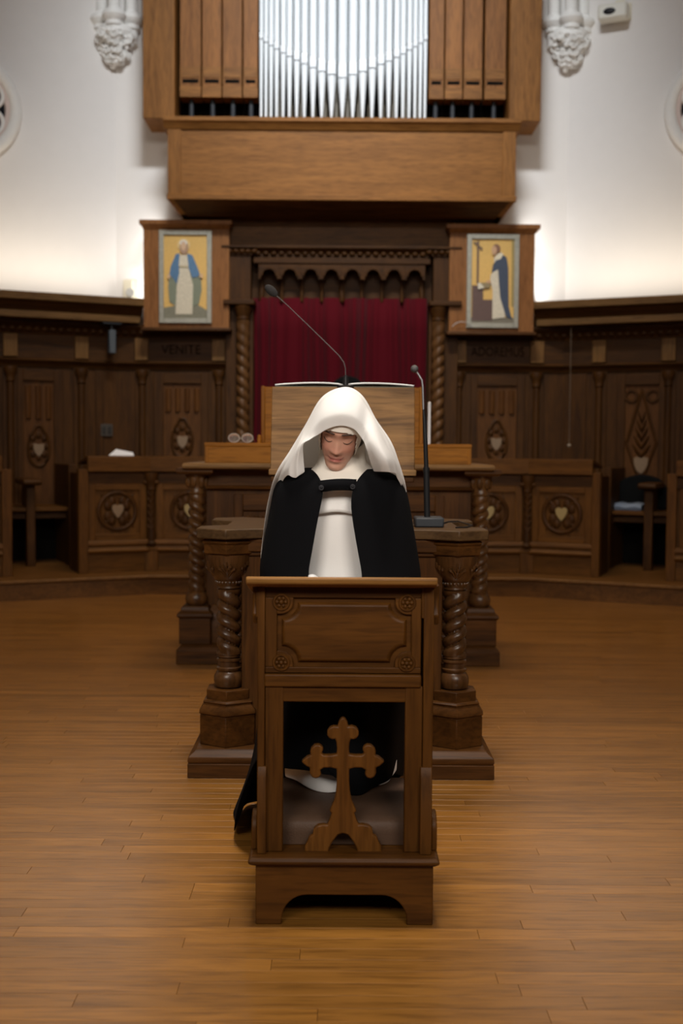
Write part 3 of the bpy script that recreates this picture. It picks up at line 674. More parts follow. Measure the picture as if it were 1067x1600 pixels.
# stall seats seen through the gaps between the desks
def stall(W, sg, label, us):
    c, pa, pb, ga, gb = us
    t = W.empty('choir_stall', label, 'stall', None, 'choir stalls against the wainscot')
    y0 = -.72; sz = .655
    lo, hi = min(ga, gb), max(ga, gb)
    BX('seat', do_, t, lo, hi, y0 + .05, -.12, sz - .035, sz, .006, world=False)
    BX('seat_apron', dk, t, lo, hi, y0 + .12, y0 + .14, sz - .10, sz - .035, .003, world=False)
    BX('under_seat_shade', VOID, t, lo, hi, -.16, -.125, STZ, sz - .04, 0, world=False)  # black sheet standing in for the shade under the seat
    a, b = min(pa, pb), max(pa, pb); m = (a + b) / 2
    MB().prism([(y0, STZ), (y0 + .09, STZ), (y0 + .085, STZ + .18), (y0 + .06, STZ + .24), (y0 + .055, sz), (y0 + .055, .85), (y0 + .0, .85), (y0 + .0, STZ + .24), (y0 - .01, STZ + .16)], 'x', a + .012, b - .012).build('arm_post', dkz, t, .006, world=False)
    MB().prism([(y0 - .08, .845), (y0 - .10, .87), (y0 - .08, .90), (-.38, .90), (-.38, .85)], 'x', a - .03, b + .03).build('arm_rest', dk, t, .012, world=False)
    BX('arm_panel', stall_oak('z'), t, m - .018, m + .018, y0 + .06, -.38, sz, .85, .003, world=False)
    BX('partition', stall_oak('z'), t, c - .03, c + .03, y0 - .02, -.12, STZ, 1.02, .006, world=False)
sl = lambda x, o=.7: WL.px(x, 820, o)[0]; sr = lambda x, o=.7: WR.px(x, 820, o)[0]
stall(WL, -1, 'empty wooden stall seat with bare back and no cushion', (sl(112), sl(39), sl(57), sl(-60), sl(112)))
stall(WR, 1, 'wooden stall seat holding a black cushion', (sr(949), sr(1004), sr(1022), sr(949), sr(1120)))
# cushions in the right stall
c0, c1 = sr(957, .5), sr(1034, .5)
pts = [(c0, .657), (c1 + .02, .657), (c1 + .02, .84)] + [((c0 + c1)/2 + (c1 - c0)/2 * math.cos(a), .84 + .12 * math.sin(a)) for a in [PI * i / 12 for i in range(1, 13)]]
cush = WR.empty('back_cushion', 'black rounded back cushion standing in the stall seat', 'cushion')
MB().prism(pts, 'y', -.36, -.28).build('pad', plain('black_cushion', (.005, .0055, .006), .9, spec=.1), cush, .02, world=False, seg=3)
cb = WR.empty('folded_cloth', 'blue-grey folded cloth on the stall seat under black cushion', 'cloth')
c0, c1 = sr(958, .55), sr(1002, .55)
MB().loft([[(c0 + (c1 - c0) * i / 8, y, .655 + z + (.006 * math.sin(i * 1.3) if z > .01 else 0)) for i in range(9)] for y, z in ((-.56, .002), (-.575, .028), (-.56, .055), (-.38, .06), (-.37, .002))], False, False).build('layer', plain('blue_grey_cloth', (.20, .25, .34), .8, bump=.2), cb, world=False)

# ================================================================== carved table further back
TY = 6.095; CO = wood('turned_oak', (.045, .019, .008), (.12, .056, .023), 'z', .34, spec=.35)
tb = thing('altar_table', 'long carved table with twisted columns carrying the honey oak boxes', 'table', (0, TY, 0))
tX0, tX1 = PXx(275, TY, 1035), PXx(781, TY, 1035); TD = .85
dx_, dz_ = dark_oak('x'), dark_oak('z')
Zt = lambda y, o=0.08: Zy(y, TY + o)
def ringbox(mb, x0, x1, y0, y1, prof):            # stacked rectangular mouldings: (inset, z)
    return mb.loft([[(x0 + i, y0 + i, z), (x1 - i, y0 + i, z), (x1 - i, y1 - i, z), (x0 + i, y1 - i, z)] for i, z in prof])
ringbox(MB(), tX0, tX1, TY, TY + TD, [(0, 0), (0, Zt(1018, 0)), (.006, Zt(1016, 0)), (.012, Zt(1014, 0)), (.03, Zt(1010, 0))]).build('plinth', dx_, tb, .004)
zp = Zt(1010, 0); zcap = Zt(966)
ztop = Zy(725, TY)
cols = [(PXx(307, TY + .12, 850), TY + .12, -1), (PXx(750, TY + .12, 850), TY + .12, 1), (PXx(307, TY + .12, 850), TY + TD - .12, -1), (PXx(750, TY + .12, 850), TY + TD - .12, 1)]
for x, y, hd in cols:
    h = .085
    ringbox(MB(), x - h, x + h, y - h, y + h, [(0, zp), (0, zcap), ]).build('pedestal', dx_, tb, .004)
    ringbox(MB(), x - h - .012, x + h + .012, y - h - .012, y + h + .012, [(.01, zcap), (0, zcap + .012), (.002, zcap + .025), (.02, zcap + .04), (.022, zcap + .055), (.03, zcap + .065)]).build('pedestal_moulding', dx_, tb, .002)
    zb = zcap + .065; z1 = Zt(775, .12); z0 = Zt(925, .12)
    MB().lathe([(.045, zb), (.058, zb + .012), (.062, zb + .035), (.055, zb + .06), (.043, zb + .07), (.047, zb + .08), (.040, z0)], x, y, 24).build('column_foot', CO, tb)
    MB().twist(x, y, z0 - .002, z1 + .002, .046, .098, hd, 2, 32, .50).build('twisted_column', CO, tb)
    MB().lathe([(.040, z1), (.046, z1 + .012), (.040, z1 + .02), (.042, z1 + .06), (.058, z1 + .10), (.062, z1 + .118)], x, y, 20).build('capital', CO, tb)
    lv = MB()
    for k in range(7):
        a = 2*PI*k/7
        lv.ball((x + .047*math.cos(a), y + .047*math.sin(a), z1 + .075), (.017, .017, .035), 8, 6)
    lv.build('carved_leaves', CO, tb)
    ringbox(MB(), x - .10, x + .10, y - .10, y + .10, [(.03, z1 + .117), (.02, z1 + .13), (.012, z1 + .135), (.012, ztop - .062), (.0, ztop - .05), (0, ztop - .028)]).build('abacus', dx_, tb, .002)
by0 = TY + .13; bxa, bxb = cols[0][0] + .05, cols[1][0] - .05
BX('body', dz_, tb, bxa, bxb, by0 + .02, TY + TD - .14, zp, ztop - .03, .003)
BX('frieze', dx_, tb, bxa, bxb, by0 - .01, by0 + .02, ztop - .125, ztop - .03, .003)
MB().prism([(by0 + .02, ztop - .125), (by0 - .02, ztop - .125), (by0 - .015, ztop - .14), (by0 + .01, ztop - .15), (by0 + .02, ztop - .15)], 'x', bxa, bxb).build('frieze_moulding', dx_, tb)
ringbox(MB(), bxa - .0, bxb, by0 - .05, by0 + .1, [(0, zp), (0, zcap), (.01, zcap + .02), (.03, zcap + .05), (.04, zcap + .065)]).build('skirting', dx_, tb, .003)
xa = PXx(365, by0, 800); xb_ = PXx(694, by0, 800); n = 3; sw = (xb_ - xa) / n; zz0, zz1 = zcap + .12, ztop - .17
for k in range(n):
    a, b = xa + k * sw, xa + (k + 1) * sw; f = .05
    BX('panel_frame', dz_, tb, a, a + f, by0, by0 + .022, zz0, zz1, .004); BX('panel_frame', dz_, tb, b - f, b, by0, by0 + .022, zz0, zz1, .004)
    BX('panel_frame', dx_, tb, a + f, b - f, by0, by0 + .022, zz1 - .09, zz1, .004); BX('panel_frame', dx_, tb, a + f, b - f, by0, by0 + .022, zz0, zz0 + .08, .004)
    m = 6; lw = (b - a - 2 * f) / m
    for j in range(m):
        MB().tube([(a + f + (j + .5) * lw, by0 + .02, zz0 + .10), (a + f + (j + .5) * lw, by0 + .02, zz1 - .12)], lw * .34, 8).build('linenfold', dz_, tb)
ringbox(MB(), PXx(284, TY, 725), PXx(774, TY, 725), TY - .01, TY + TD + .01, [(.02, ztop - .035), (.004, ztop - .028), (0, ztop - .018), (.004, ztop - .006), (.012, ztop)]).build('table_top', wood('table_top_oak', (.11, .06, .03), (.21, .12, .062), 'x', .42), tb, .002)

# boxes on the table
LBY = TY + .10
lb = thing('oak_riser_box', 'long low honey oak box lying along the carved table top', 'box', (0, LBY, ztop))
x0, x1 = PXx(319, LBY, 707), PXx(737, LBY, 707); z1 = Zy(693, LBY)
BX('body', honey_oak('x'), lb, x0 + .004, x1 - .004, LBY + .004, LBY + .6, ztop + .0005, z1 - .02, .003)
BX('lid', honey_oak('x'), lb, x0, x1, LBY, LBY + .605, z1 - .02, z1, .004)
BX('end_board', honey_oak('z'), lb, x0 + .002, x0 + .022, LBY + .001, LBY + .6, ztop + .0005, z1 - .02, .002); BX('end_board', honey_oak('z'), lb, x1 - .022, x1 - .002, LBY + .001, LBY + .6, ztop + .0005, z1 - .02, .002)
UBY = LBY + .10; ub = thing('oak_book_box', 'tall honey oak box standing on the long low box', 'box', (0, UBY, z1))
x0, x1 = PXx(408, UBY, 650), PXx(661, UBY, 650); zu = Zy(604, UBY)
BX('front_board', honey_oak('x'), ub, x0 + .02, x1 - .02, UBY + .004, UBY + .03, z1 + .0005, zu - .004, .003)
BX('side_board', honey_oak('z'), ub, x0, x0 + .02, UBY, UBY + .3, z1 + .0005, zu, .003); BX('side_board', honey_oak('z'), ub, x1 - .02, x1, UBY, UBY + .3, z1 + .0005, zu, .003)
BX('back_board', honey_oak('x'), ub, x0 + .02, x1 - .02, UBY + .275, UBY + .3, z1 + .0005, zu - .06, .003)
BX('top_board', honey_oak('x'), ub, x0 + .02, x1 - .02, UBY + .03, UBY + .275, zu - .03, zu - .012, .002)
ZLB = z1
gl = thing('eyeglasses', 'folded clear eyeglasses lying on the long oak box', 'glasses', (PXx(376, LBY + .05, 690), LBY + .05, ZLB))
glass = plain('lens', (.55, .52, .48), .1, spec=.8)
gm = bpy.data.materials.new('clear_lens'); gm.use_nodes = True; g = gm.node_tree.nodes['Principled BSDF']; g.inputs['Transmission Weight'].default_value = .9; g.inputs['Roughness'].default_value = .08; g.inputs['IOR'].default_value = 1.3; g.inputs['Base Color'].default_value = (.9, .85, .8, 1)
for sx in (-1, 1):
    cxg = PXx(376 + sx * 10.5, LBY + .05, 688)
    MB().ring((cxg, LBY + .05, ZLB + .0265), .0235, .0025, 'y', 24, 6, 0, 2*PI, 1.25).build('rim', plain('rim', (.45, .40, .36), .3), gl)
    MB().ball((cxg, LBY + .05, ZLB + .0265), (.027, .003, .021), 16, 8).build('lens', gm, gl)
    MB().tube([(cxg + sx * .028, LBY + .05, ZLB + .024), (cxg + sx * .03, LBY + .17, ZLB + .012)], .002, 6).build('temple', plain('rim', (0, 0, 0)), gl)
MB().tube([(PXx(373.5, LBY + .05, 688), LBY + .05, ZLB + .024), (PXx(378.5, LBY + .05, 688), LBY + .05, ZLB + .024)], .002, 6).build('bridge', plain('rim', (0, 0, 0)), gl)
cx_, cy_ = PXx(670.5, LBY + .04, 660), LBY + .04
cn = thing('taper_candle', 'slim white taper candle standing on the long oak box', 'candle', (cx_, cy_, ZLB))
MB().lathe([(.0085, ZLB + .0005), (.0085, Zy(628, cy_)), (.004, Zy(627, cy_))], cx_, cy_, 14).build('wax', plain('wax', (.82, .83, .86), .5), cn)
MB().tube([(cx_, cy_, Zy(628, cy_)), (cx_, cy_, Zy(628, cy_) + .010)], .001, 5).build('wick', BLACK, cn)
cx_, cy_ = PXx(405, LBY + .05, 685), LBY + .05
cn = thing('wooden_peg', 'small tan wooden peg beside the tall oak box', 'peg', (cx_, cy_, ZLB))
MB().lathe([(.011, ZLB + .0005), (.012, ZLB + .02), (.009, ZLB + .032), (.010, ZLB + .04), (.004, ZLB + .044)], cx_, cy_, 12).build('peg_body', honey_oak('z'), cn)

# high-backed chair in front of the curtain
hx, hy = PXx(543, 9.95, 600), 9.95
hc = thing('high_backed_chair', 'high chair with rounded black back before the red curtain', 'chair', (hx, hy, STZ))
zt = Zy(587, hy)
pts = [(hx - .16, STZ + .5), (hx + .16, STZ + .5), (hx + .16, zt - .16)] + arc(hx, zt - .16, .16, 0, PI, 14)[1:]
MB().prism(pts, 'y', hy, hy + .05).build('backrest', plain('black_cushion', (0, 0, 0)), hc, .012)
BX('seat', plain('black_cushion', (0, 0, 0)), hc, hx - .24, hx + .24, hy - .42, hy + .02, STZ + .42, STZ + .5, .02)
for a in (-1, 1):
    for b in (-.38, .02): BX('leg', dkz, hc, hx + a*.21 - .025, hx + a*.21 + .025, hy + b - .025, hy + b + .025, STZ, STZ + .42, .004)

# ================================================================== front stand with twisted columns
SY = 3.98; XO = .012; SCX = .412
st = thing('reading_stand', 'dark carved stand with hexagonal pedestals behind the kneeling nun', 'stand', (XO, SY, 0))
BYC = .545
hexr = lambda x, y, r, z, rot=PI/2: [(x + r * math.cos(rot + PI/3*i), y + r * math.sin(rot + PI/3*i), z) for i in range(6)]
zsl = Zy(1194, SY); zml = Zy(1170, SY + .05)
ringbox(MB(), XO - BYC, XO + BYC - .0, SY, SY + .78, [(0, 0), (0, zsl - .002)]).build('plinth', dx_, st, .004)
ringbox(MB(), XO - BYC, XO + BYC, SY, SY + .78, [(.004, zsl - .002), (0, zsl + .006), (.002, zsl + .02), (.014, zsl + .03), (.022, zsl + .036), (.026, zml), (.035, zml + .004)]).build('plinth_moulding', dx_, st, .0015)
CY = SY + .145; CY2 = SY + .63
ZTOP = .885
col_oak = wood('stand_oak', (.034, .015, .007), (.095, .043, .019), 'z', .30, spec=.4)
for x, y, hd in ((XO - SCX, CY, -1), (XO + SCX, CY, 1), (XO - SCX, CY2, -1), (XO + SCX, CY2, 1)):
    zy = lambda p: Zy(p, y if y == CY else CY)
    R = .114
    MB().loft([hexr(x, y, R, zml + .004), hexr(x, y, R, zy(1112))]).build('pedestal', dx_, st, .003)
    z = zy(1112)
    MB().loft([hexr(x, y, r, z + d) for r, d in ((R - .004, 0), (R + .003, .006), (R + .002, .018), (R - .012, .032), (R - .016, .040), (R - .012, .046), (R - .018, .052), (R - .026, .054))]).build('pedestal_moulding', dx_, st)
    z2 = zy(1074)
    MB().loft([hexr(x, y, R - .026, z + .05), hexr(x, y, R - .026, z2)]).build('pedestal_neck', dx_, st, .002)
    z3 = zy(1022); z4 = zy(921)
    MB().lathe([(.040, z2), (.050, z2 + .006), (.055, z2 + .025), (.054, z2 + .042), (.046, z2 + .058), (.041, z2 + .062), (.046, z2 + .068), (.046, z2 + .074), (.040, z2 + .078), (.038, z3 - .028), (.044, z3 - .024), (.044, z3 - .017), (.037, z3 - .013), (.043, z3 - .008), (.042, z3 - .002), (.036, z3 + .002)], x, y, 28).build('column_foot', col_oak, st)
    MB().twist(x, y, z3, z4, .0455, .092, hd, 2, 36, .44).build('twisted_column', col_oak, st)
    zb = zy(905); zc = zy(866)
    MB().lathe([(.036, z4 - .002), (.043, z4 + .006), (.040, z4 + .012), (.045, z4 + .02), (.047, zb - .004), (.052, zb), (.062, zb + .015), (.076, zb + .04), (.083, zb + .065), (.085, zc)], x, y, 28).build('bowl_capital', col_oak, st)
    bd = MB()
    for k in range(22): bd.ball((x + .046*math.cos(2*PI*k/22), y + .046*math.sin(2*PI*k/22), z4 + .026), .0055, 6, 4)
    bd.build('bead_band', col_oak, st)
    sh = MB()
    for k in range(6):
        a0 = PI/6 + PI/3*k
        for j in range(-2, 3):
            a = a0 + j * .085 * 2
            q = [(x + r * math.cos(a0 + (a - a0) * f), y + r * math.sin(a0 + (a - a0) * f), zz) for r, zz, f in ((.058, zb + .012, .2), (.073, zb + .035, .7), (.081, zb + .055 - .006*abs(j), 1), (.083, zb + .068 - .010*abs(j), 1.05))]
            sh.tube(q, [.003, .005, .006, .004], 6)
    sh.build('carved_shells', col_oak, st)
    MB().loft([hexr(x, y, r, zz) for r, zz in ((.088, zc - .002), (.098, zc + .006), (.098, ZTOP - .058), (.104, ZTOP - .052), (.104, ZTOP - .046), (.098, ZTOP - .040), (.100, ZTOP - .036))]).build('hexagonal_frieze', dx_, st, .001)
# body between the columns
BX('body', dz_, st, XO - SCX + .05, XO + SCX - .05, CY - .02, CY2 + .02, zml + .003, ZTOP - .1, .003)
BX('rail', dx_, st, XO - SCX + .05, XO + SCX - .05, CY - .055, CY2 + .05, ZTOP - .085, ZTOP - .036, .005)
BX('rail_bead', dx_, st, XO - SCX + .05, XO + SCX - .05, CY - .045, CY2 + .04, ZTOP - .10, ZTOP - .085, .004)
BX('side_stile', dz_, st, XO - SCX + .05, XO - SCX + .15, CY - .035, CY - .02, zml + .003, ZTOP - .1, .003); BX('side_stile', dz_, st, XO + SCX - .15, XO + SCX - .05, CY - .035, CY - .02, zml + .003, ZTOP - .1, .003)
BX('bottom_rail', dx_, st, XO - SCX + .15, XO + SCX - .15, CY - .035, CY - .02, zml + .003, zml + .12, .003)
# top with lobes over the columns
RT = .128; k30 = RT * math.cos(PI/6); yf = CY - RT; lob = RT * .866
def lobe(x, y, sx, sy):        # outline of one corner lobe, from the inner straight front edge outwards
    return [(x - sx*lob, y + sy*RT*.5), (x, y + sy*RT), (x + sx*lob, y + sy*RT*.5), (x + sx*lob, y - sy*RT*.5), (x + sx*.02, y - sy*RT)]
L1 = lobe(XO - SCX, CY, -1, -1); L2 = lobe(XO + SCX, CY, 1, -1); L3 = lobe(XO + SCX, CY2, 1, 1); L4 = lobe(XO - SCX, CY2, -1, 1)
outline = L1 + L4[::-1] + L3 + L2[::-1]
MB().prism(outline, 'z', ZTOP - .036, ZTOP).build('top_board', wood('stand_top_oak', (.042, .023, .013), (.088, .051, .030), 'x', .45), st, .004)

# lectern on the stand
LY = 4.34; lx = XO + .005
ln = thing('lectern', 'wooden slanted lectern board on post above the carved stand', 'lectern', (lx, LY + .1, ZTOP))
zt, zb = Zy(605, LY + .07), Zy(735, LY)
x0t, x1t = PXx(425, LY + .07, 610), PXx(648, LY + .07, 610); x0b, x1b = PXx(422, LY, 735), PXx(648, LY, 735)
po = panel_oak('x')
th = .025
MB().add([(x0b, LY, zb), (x1b, LY, zb), (x1b, LY + th, zb), (x0b, LY + th, zb), (x0t, LY + .07, zt), (x1t, LY + .07, zt), (x1t, LY + .07 + th, zt), (x0t, LY + .07 + th, zt)],
         [(0,3,2,1),(4,5,6,7),(0,1,5,4),(1,2,6,5),(2,3,7,6),(3,0,4,7)]).build('sloped_board', po, ln, .003)
zl = Zy(748, LY - .03)
BX('ledge', wood('lectern_ledge_oak', (.14, .075, .04), (.27, .16, .09), 'x', .5), ln, x0b - .004, x1b + .004, LY - .035, LY + .05, zl + .012, zb + .004, .004)
BX('ledge_under', dx_, ln, x0b + .004, x1b - .004, LY - .02, LY + .2, zl - .012, zl + .012, .003)
BX('post', dz_, ln, lx - .04, lx + .04, LY + .05, LY + .13, ZTOP + .03, zt - .1, .004); BX('foot', dx_, ln, lx - .13, lx + .13, LY, LY + .2, ZTOP + .0005, ZTOP + .03, .006)
BX('shelf', po, ln, x0t + .01, x1t - .01, LY + .096, LY + .31, zt - .020, zt - .001, .003)
bk = thing('open_book', 'large open book lying on top of the lectern', 'book', (lx, LY + .16, zt))
z = zt + .001
for sx in (-1, 1):
    e = lx + sx * .27
    MB().loft([[(lx + sx*.27*u, LY + .105 + .2*v, z + .006 + .012*math.sin(min(1, u*1.02)*PI)**.6*(1 - .5*u) ) for u in [i/10 for i in range(11)]] for v in (0, 1)], False, False).build('pages', PAPER, bk).modifiers.new('solid', 'SOLIDIFY').thickness = -.005
    BX('cover', plain('book_cover', (.05, .05, .03), .5), bk, min(lx, e), max(lx, e), LY + .10, LY + .31, z, z + .004, .001)

# gooseneck microphone on the lectern
mx, my = PXx(540, LY + .066, 600), LY + .066
mic = thing('gooseneck_microphone', 'long gooseneck microphone leaning off the top of the lectern', 'microphone', (mx, my, zt))
MB().lathe([(.032, zt - .002), (.032, zt + .003), (.022, zt + .007), (.012, zt + .009)], mx, my, 20).build('base', BLACK, mic)
MB().lathe([(.011, zt + .008), (.008, zt + .04), (.005, zt + .046)], mx, my, 12).build('socket', BLACK, mic)
pth = []
for a, b in ((540, 590), (539.5, 575), (537, 566), (530, 556), (515, 541), (480, 507), (450, 478), (431, 461)):
    X, Z = P(a, b, my); pth.append((X, my, Z))
pth.insert(0, (mx, my, zt + .04))
MB().tube(pth, .0016, 8).build('gooseneck', plain('grey_metal', (.16, .15, .15), .4, metal=.5), mic)
a, b = Vector((P(432, 462, my)[0], my, P(432, 462, my)[1])), Vector((P(415, 446, my)[0], my, P(415, 446, my)[1]))
MB().tube([a.lerp(b, q) for q in (0, .12, .35, .65, .9, 1)], [.007, .013, .017, .017, .011, .003], 14).build('windscreen', plain('foam', (.022, .020, .020), .95, bump=.6, bscale=500), mic)

# desk microphone on a block base, right side of the stand
b0, b1 = PXx(649, 4.17, 815), PXx(694, 4.17, 815)
dm = thing('desk_microphone', 'thin black microphone rising from grey block on the stand top', 'microphone', ((b0 + b1)/2, 4.22, ZTOP))
BX('base_block', GREY, dm, b0, b1, 4.17, 4.29, ZTOP + .0005, Zy(808, 4.17), .006); MY = 4.23
pa, pb, pc_ = P(667.5, 808, MY), P(666, 733, MY), P(664, 625, MY)
MB().tube([(pa[0], MY, pa[1] - .01), (pb[0], MY, pb[1])], [.0115, .0115], 14).build('lower_pole', BLACK, dm)
MB().tube([(pb[0], MY, pb[1]), (P(664.5, 685, MY)[0], MY, P(664.5, 685, MY)[1])], [.009, .008], 14).build('upper_pole', BLACK, dm)
MB().lathe([(.0125, pb[1] - .012), (.0125, pb[1] + .006)], pb[0], MY, 14).build('clutch', BLACK, dm)
MB().tube([(P(a, b, MY)[0], MY, P(a, b, MY)[1]) for a, b in ((664.5, 690), (663, 655), (661.5, 638))], [.0085, .007, .004], 10).build('handle', BLACK, dm)
MB().tube([(P(a, b, MY)[0], MY, P(a, b, MY)[1]) for a, b in ((661.5, 640), (660.5, 605), (659, 594), (653, 584), (649, 579))], .0045, 10).build('bent_arm', STEEL, dm)
X, Z = P(647.5, 576.5, MY)
MB().ball((X, MY - .004, Z), (.0145, .016, .0145), 16, 10).build('capsule', plain('grille', (.10, .10, .10), .5, metal=.5, bump=.6, bscale=600), dm)
cp = []
for a, b in ((690, 818), (700, 815), (716, 814.5), (728, 818), (738, 821), (728, 823.5), (712, 824)):
    d = ray(a, b); tt = (ZTOP + .004 - H) / d.z; cp.append((d.x * tt, d.y * tt, ZTOP + .0035))
tag(MB().tube(cp, .003, 6).build('microphone_cable', BLACK), 'short black cable curling over the stand top beside grey block', 'cable')

# ================================================================== kneeler (prie-dieu)
KY = 2.746; kx_, kz_ = kneel_oak('x'), kneel_oak('z')
def K(x, y, Y=None): return P(x, y, KY if Y is None else Y)
kn = thing('prie_dieu', 'carved oak kneeler with pierced cross and padded step', 'kneeler', (K(537, 1440)[0], KY, 0))
def kp(pts, Y=None): return [K(a, b, Y) for a, b in pts]
x0, x1 = K(399, 1440)[0], K(676, 1440)[0]; zb1 = K(537, 1351)[1]
c0, c1 = K(440, 1440)[0], K(635, 1440)[0]; za = K(537, 1399)[1]; r = .062
pts = [(x0, 0), (c0, 0)] + [(c0 + r - r * math.cos(a) * 1.0, za - r + r * math.sin(a)) for a in [PI/2 * i / 8 for i in range(9)]] + \
      [(c1 - r + r * math.sin(a), za - r + r * math.cos(a)) for a in [PI/2 * i / 8 for i in range(9)]] + [(c1, 0), (x1, 0), (x1, zb1), (x0, zb1)]
MB().prism(pts, 'y', KY, KY + .022).build('base_front', kx_, kn, .003)
BX('base_side', kx_, kn, x0, x0 + .02, KY + .022, KY + .56, 0, zb1, .003); BX('base_side', kx_, kn, x1 - .02, x1, KY + .022, KY + .56, 0, zb1, .003)
BX('base_back', kx_, kn, x0 + .02, x1 - .02, KY + .54, KY + .56, .02, zb1, .003)
zst = zb1 + .020
ringbox(MB(), K(388, 1345)[0], K(686, 1345)[0], KY - .018, KY + .575, [(.008, zb1), (0, zb1 + .006), (0, zb1 + .014), (.006, zst)]).build('step_board', kx_, kn, .003)
# side posts and stiles
for a, b, c in ((414, 442, 401), (632, 659, 676)):
    FYp = KY + .03
    xa, xb = K(a, 1200, FYp)[0], K(b, 1200, FYp)[0]; xc_ = K(c, 1200, FYp)[0]; sg = 1 if c < a else -1
    o0, o1 = (xc_, xa) if sg > 0 else (xb, xc_)
    BX('front_stile', kz_, kn, xa, xb, FYp, FYp + .03, zst, Zy(1072, FYp), .003)
    MB().prism([(FYp - .004, zst), (FYp + .24, zst), (FYp + .24, zst + .05), (FYp + .17, zst + .12), (FYp + .16, Zy(1000, FYp)), (FYp + .22, Zy(960, FYp)), (FYp + .23, Zy(935, FYp)), (FYp - .004, Zy(916, FYp))], 'x', o0 + .001, o1 - .001).build('side_panel', kz_, kn, .003)
    e0, e1 = (o0 + .002, o1 + .004) if sg > 0 else (o0 - .004, o1 - .002)
    MB().prism([(FYp - .016, zst), (FYp + .03, zst), (FYp + .03, Zy(1197, FYp)), (FYp - .004, Zy(1197, FYp)), (FYp - .016, Zy(1213, FYp))], 'x', e0, e1).build('lower_post', kz_, kn, .002)
    # scroll brackets under the top and at the foot
    q0, q1 = (o0 - .012, o0 + .008) if sg > 0 else (o1 - .008, o1 + .012)
    MB().prism([(FYp + .0, Zy(913, FYp)), (FYp + .05, Zy(913, FYp)), (FYp + .05, Zy(975, FYp)), (FYp + .02, Zy(978, FYp)), (FYp + .002, Zy(962, FYp)), (FYp + .012, Zy(945, FYp))], 'x', q0, q1).build('scroll_bracket', kz_, kn, .004)
    qq = (o0 - .014 if sg > 0 else o1 + .0); MB().prism(arc(FYp + .06, zst + .045, .045, 0, PI, 12) + [(FYp + .015, zst), (FYp + .105, zst)], 'x', qq, qq + .014).build('foot_scroll', kz_, kn, .003)
# upper carved panel
UY = KY + .034; yt, yb_ = 914, 1052
X0, X1 = K(414, 980, UY)[0], K(658, 980, UY)[0]; Zt0, Zb0 = Zy(yt, UY), Zy(yb_, UY)
BX('panel_board', kx_, kn, X0, X1, UY + .008, UY + .03, Zb0 - .001, Zt0, .001)
a0, b0 = K(439, 940, UY); a1, b1 = K(636, 1037, UY); nr = .040
def notched(d):
    x_0, x_1, z_0, z_1 = a0 + d, a1 - d, b1 + d, b0 - d; q = []
    for cx, cz, s0 in ((x_0, z_1, 0), (x_0, z_0, 1), (x_1, z_0, 2), (x_1, z_1, 3)):
        st_ = [0, PI/2, PI, 3*PI/2][s0]
        q += [(cx + nr * math.cos(st_ - PI/2 * i / 8), cz + nr * math.sin(st_ - PI/2 * i / 8)) for i in range(9)] if False else []
    n = 8
    q += [(x_0 + nr * math.cos(t), z_1 + nr * math.sin(t)) for t in [-PI/2 * i / n for i in range(n + 1)]]      # top left, concave
    q += [(x_0 + nr * math.cos(t), z_0 + nr * math.sin(t)) for t in [PI/2 - PI/2 * i / n for i in range(n + 1)]]
    q += [(x_1 - nr * math.cos(t), z_0 + nr * math.sin(t)) for t in [PI/2 * i / n for i in range(n + 1)]]
    q += [(x_1 - nr * math.cos(t), z_1 - nr * math.sin(t)) for t in [PI/2 - PI/2 * i / n for i in range(n + 1)]]
    return q
# frame around the raised field: the field stands proud inside a groove
def fld(d): 
    x_0, x_1, z_0, z_1 = a0 + d, a1 - d, b1 + d, b0 - d; n = 8; q = []
    q += [(x_0 + nr * math.sin(t), z_1 - nr * math.cos(t)) for t in [PI/2 * i / n for i in range(n + 1)]]
    q += [(x_1 - nr * math.cos(t), z_1 - nr * math.sin(t)) for t in [PI/2 * i / n for i in range(n + 1)]]
    q += [(x_1 - nr * math.sin(t), z_0 + nr * math.cos(t)) for t in [PI/2 * i / n for i in range(n + 1)]]
    q += [(x_0 + nr * math.cos(t), z_0 + nr * math.sin(t)) for t in [PI/2 * i / n for i in range(n + 1)]]
    return q
MB().loft([[(x, y_, z) for x, z in fld(d)] for d, y_ in ((0, UY + .012), (.004, UY + .002), (.010, UY - .003), (.012, UY - .003))]).build('raised_field', kx_, kn, 0)
def border(mb, d):                           # raised border following the notches, outside the groove
    o = [(x, UY + .008 - .006, z) for x, z in fld(-d)]
    return o
outer = [(X0, Zb0), (X0, Zt0), (X1, Zt0), (X1, Zb0)]
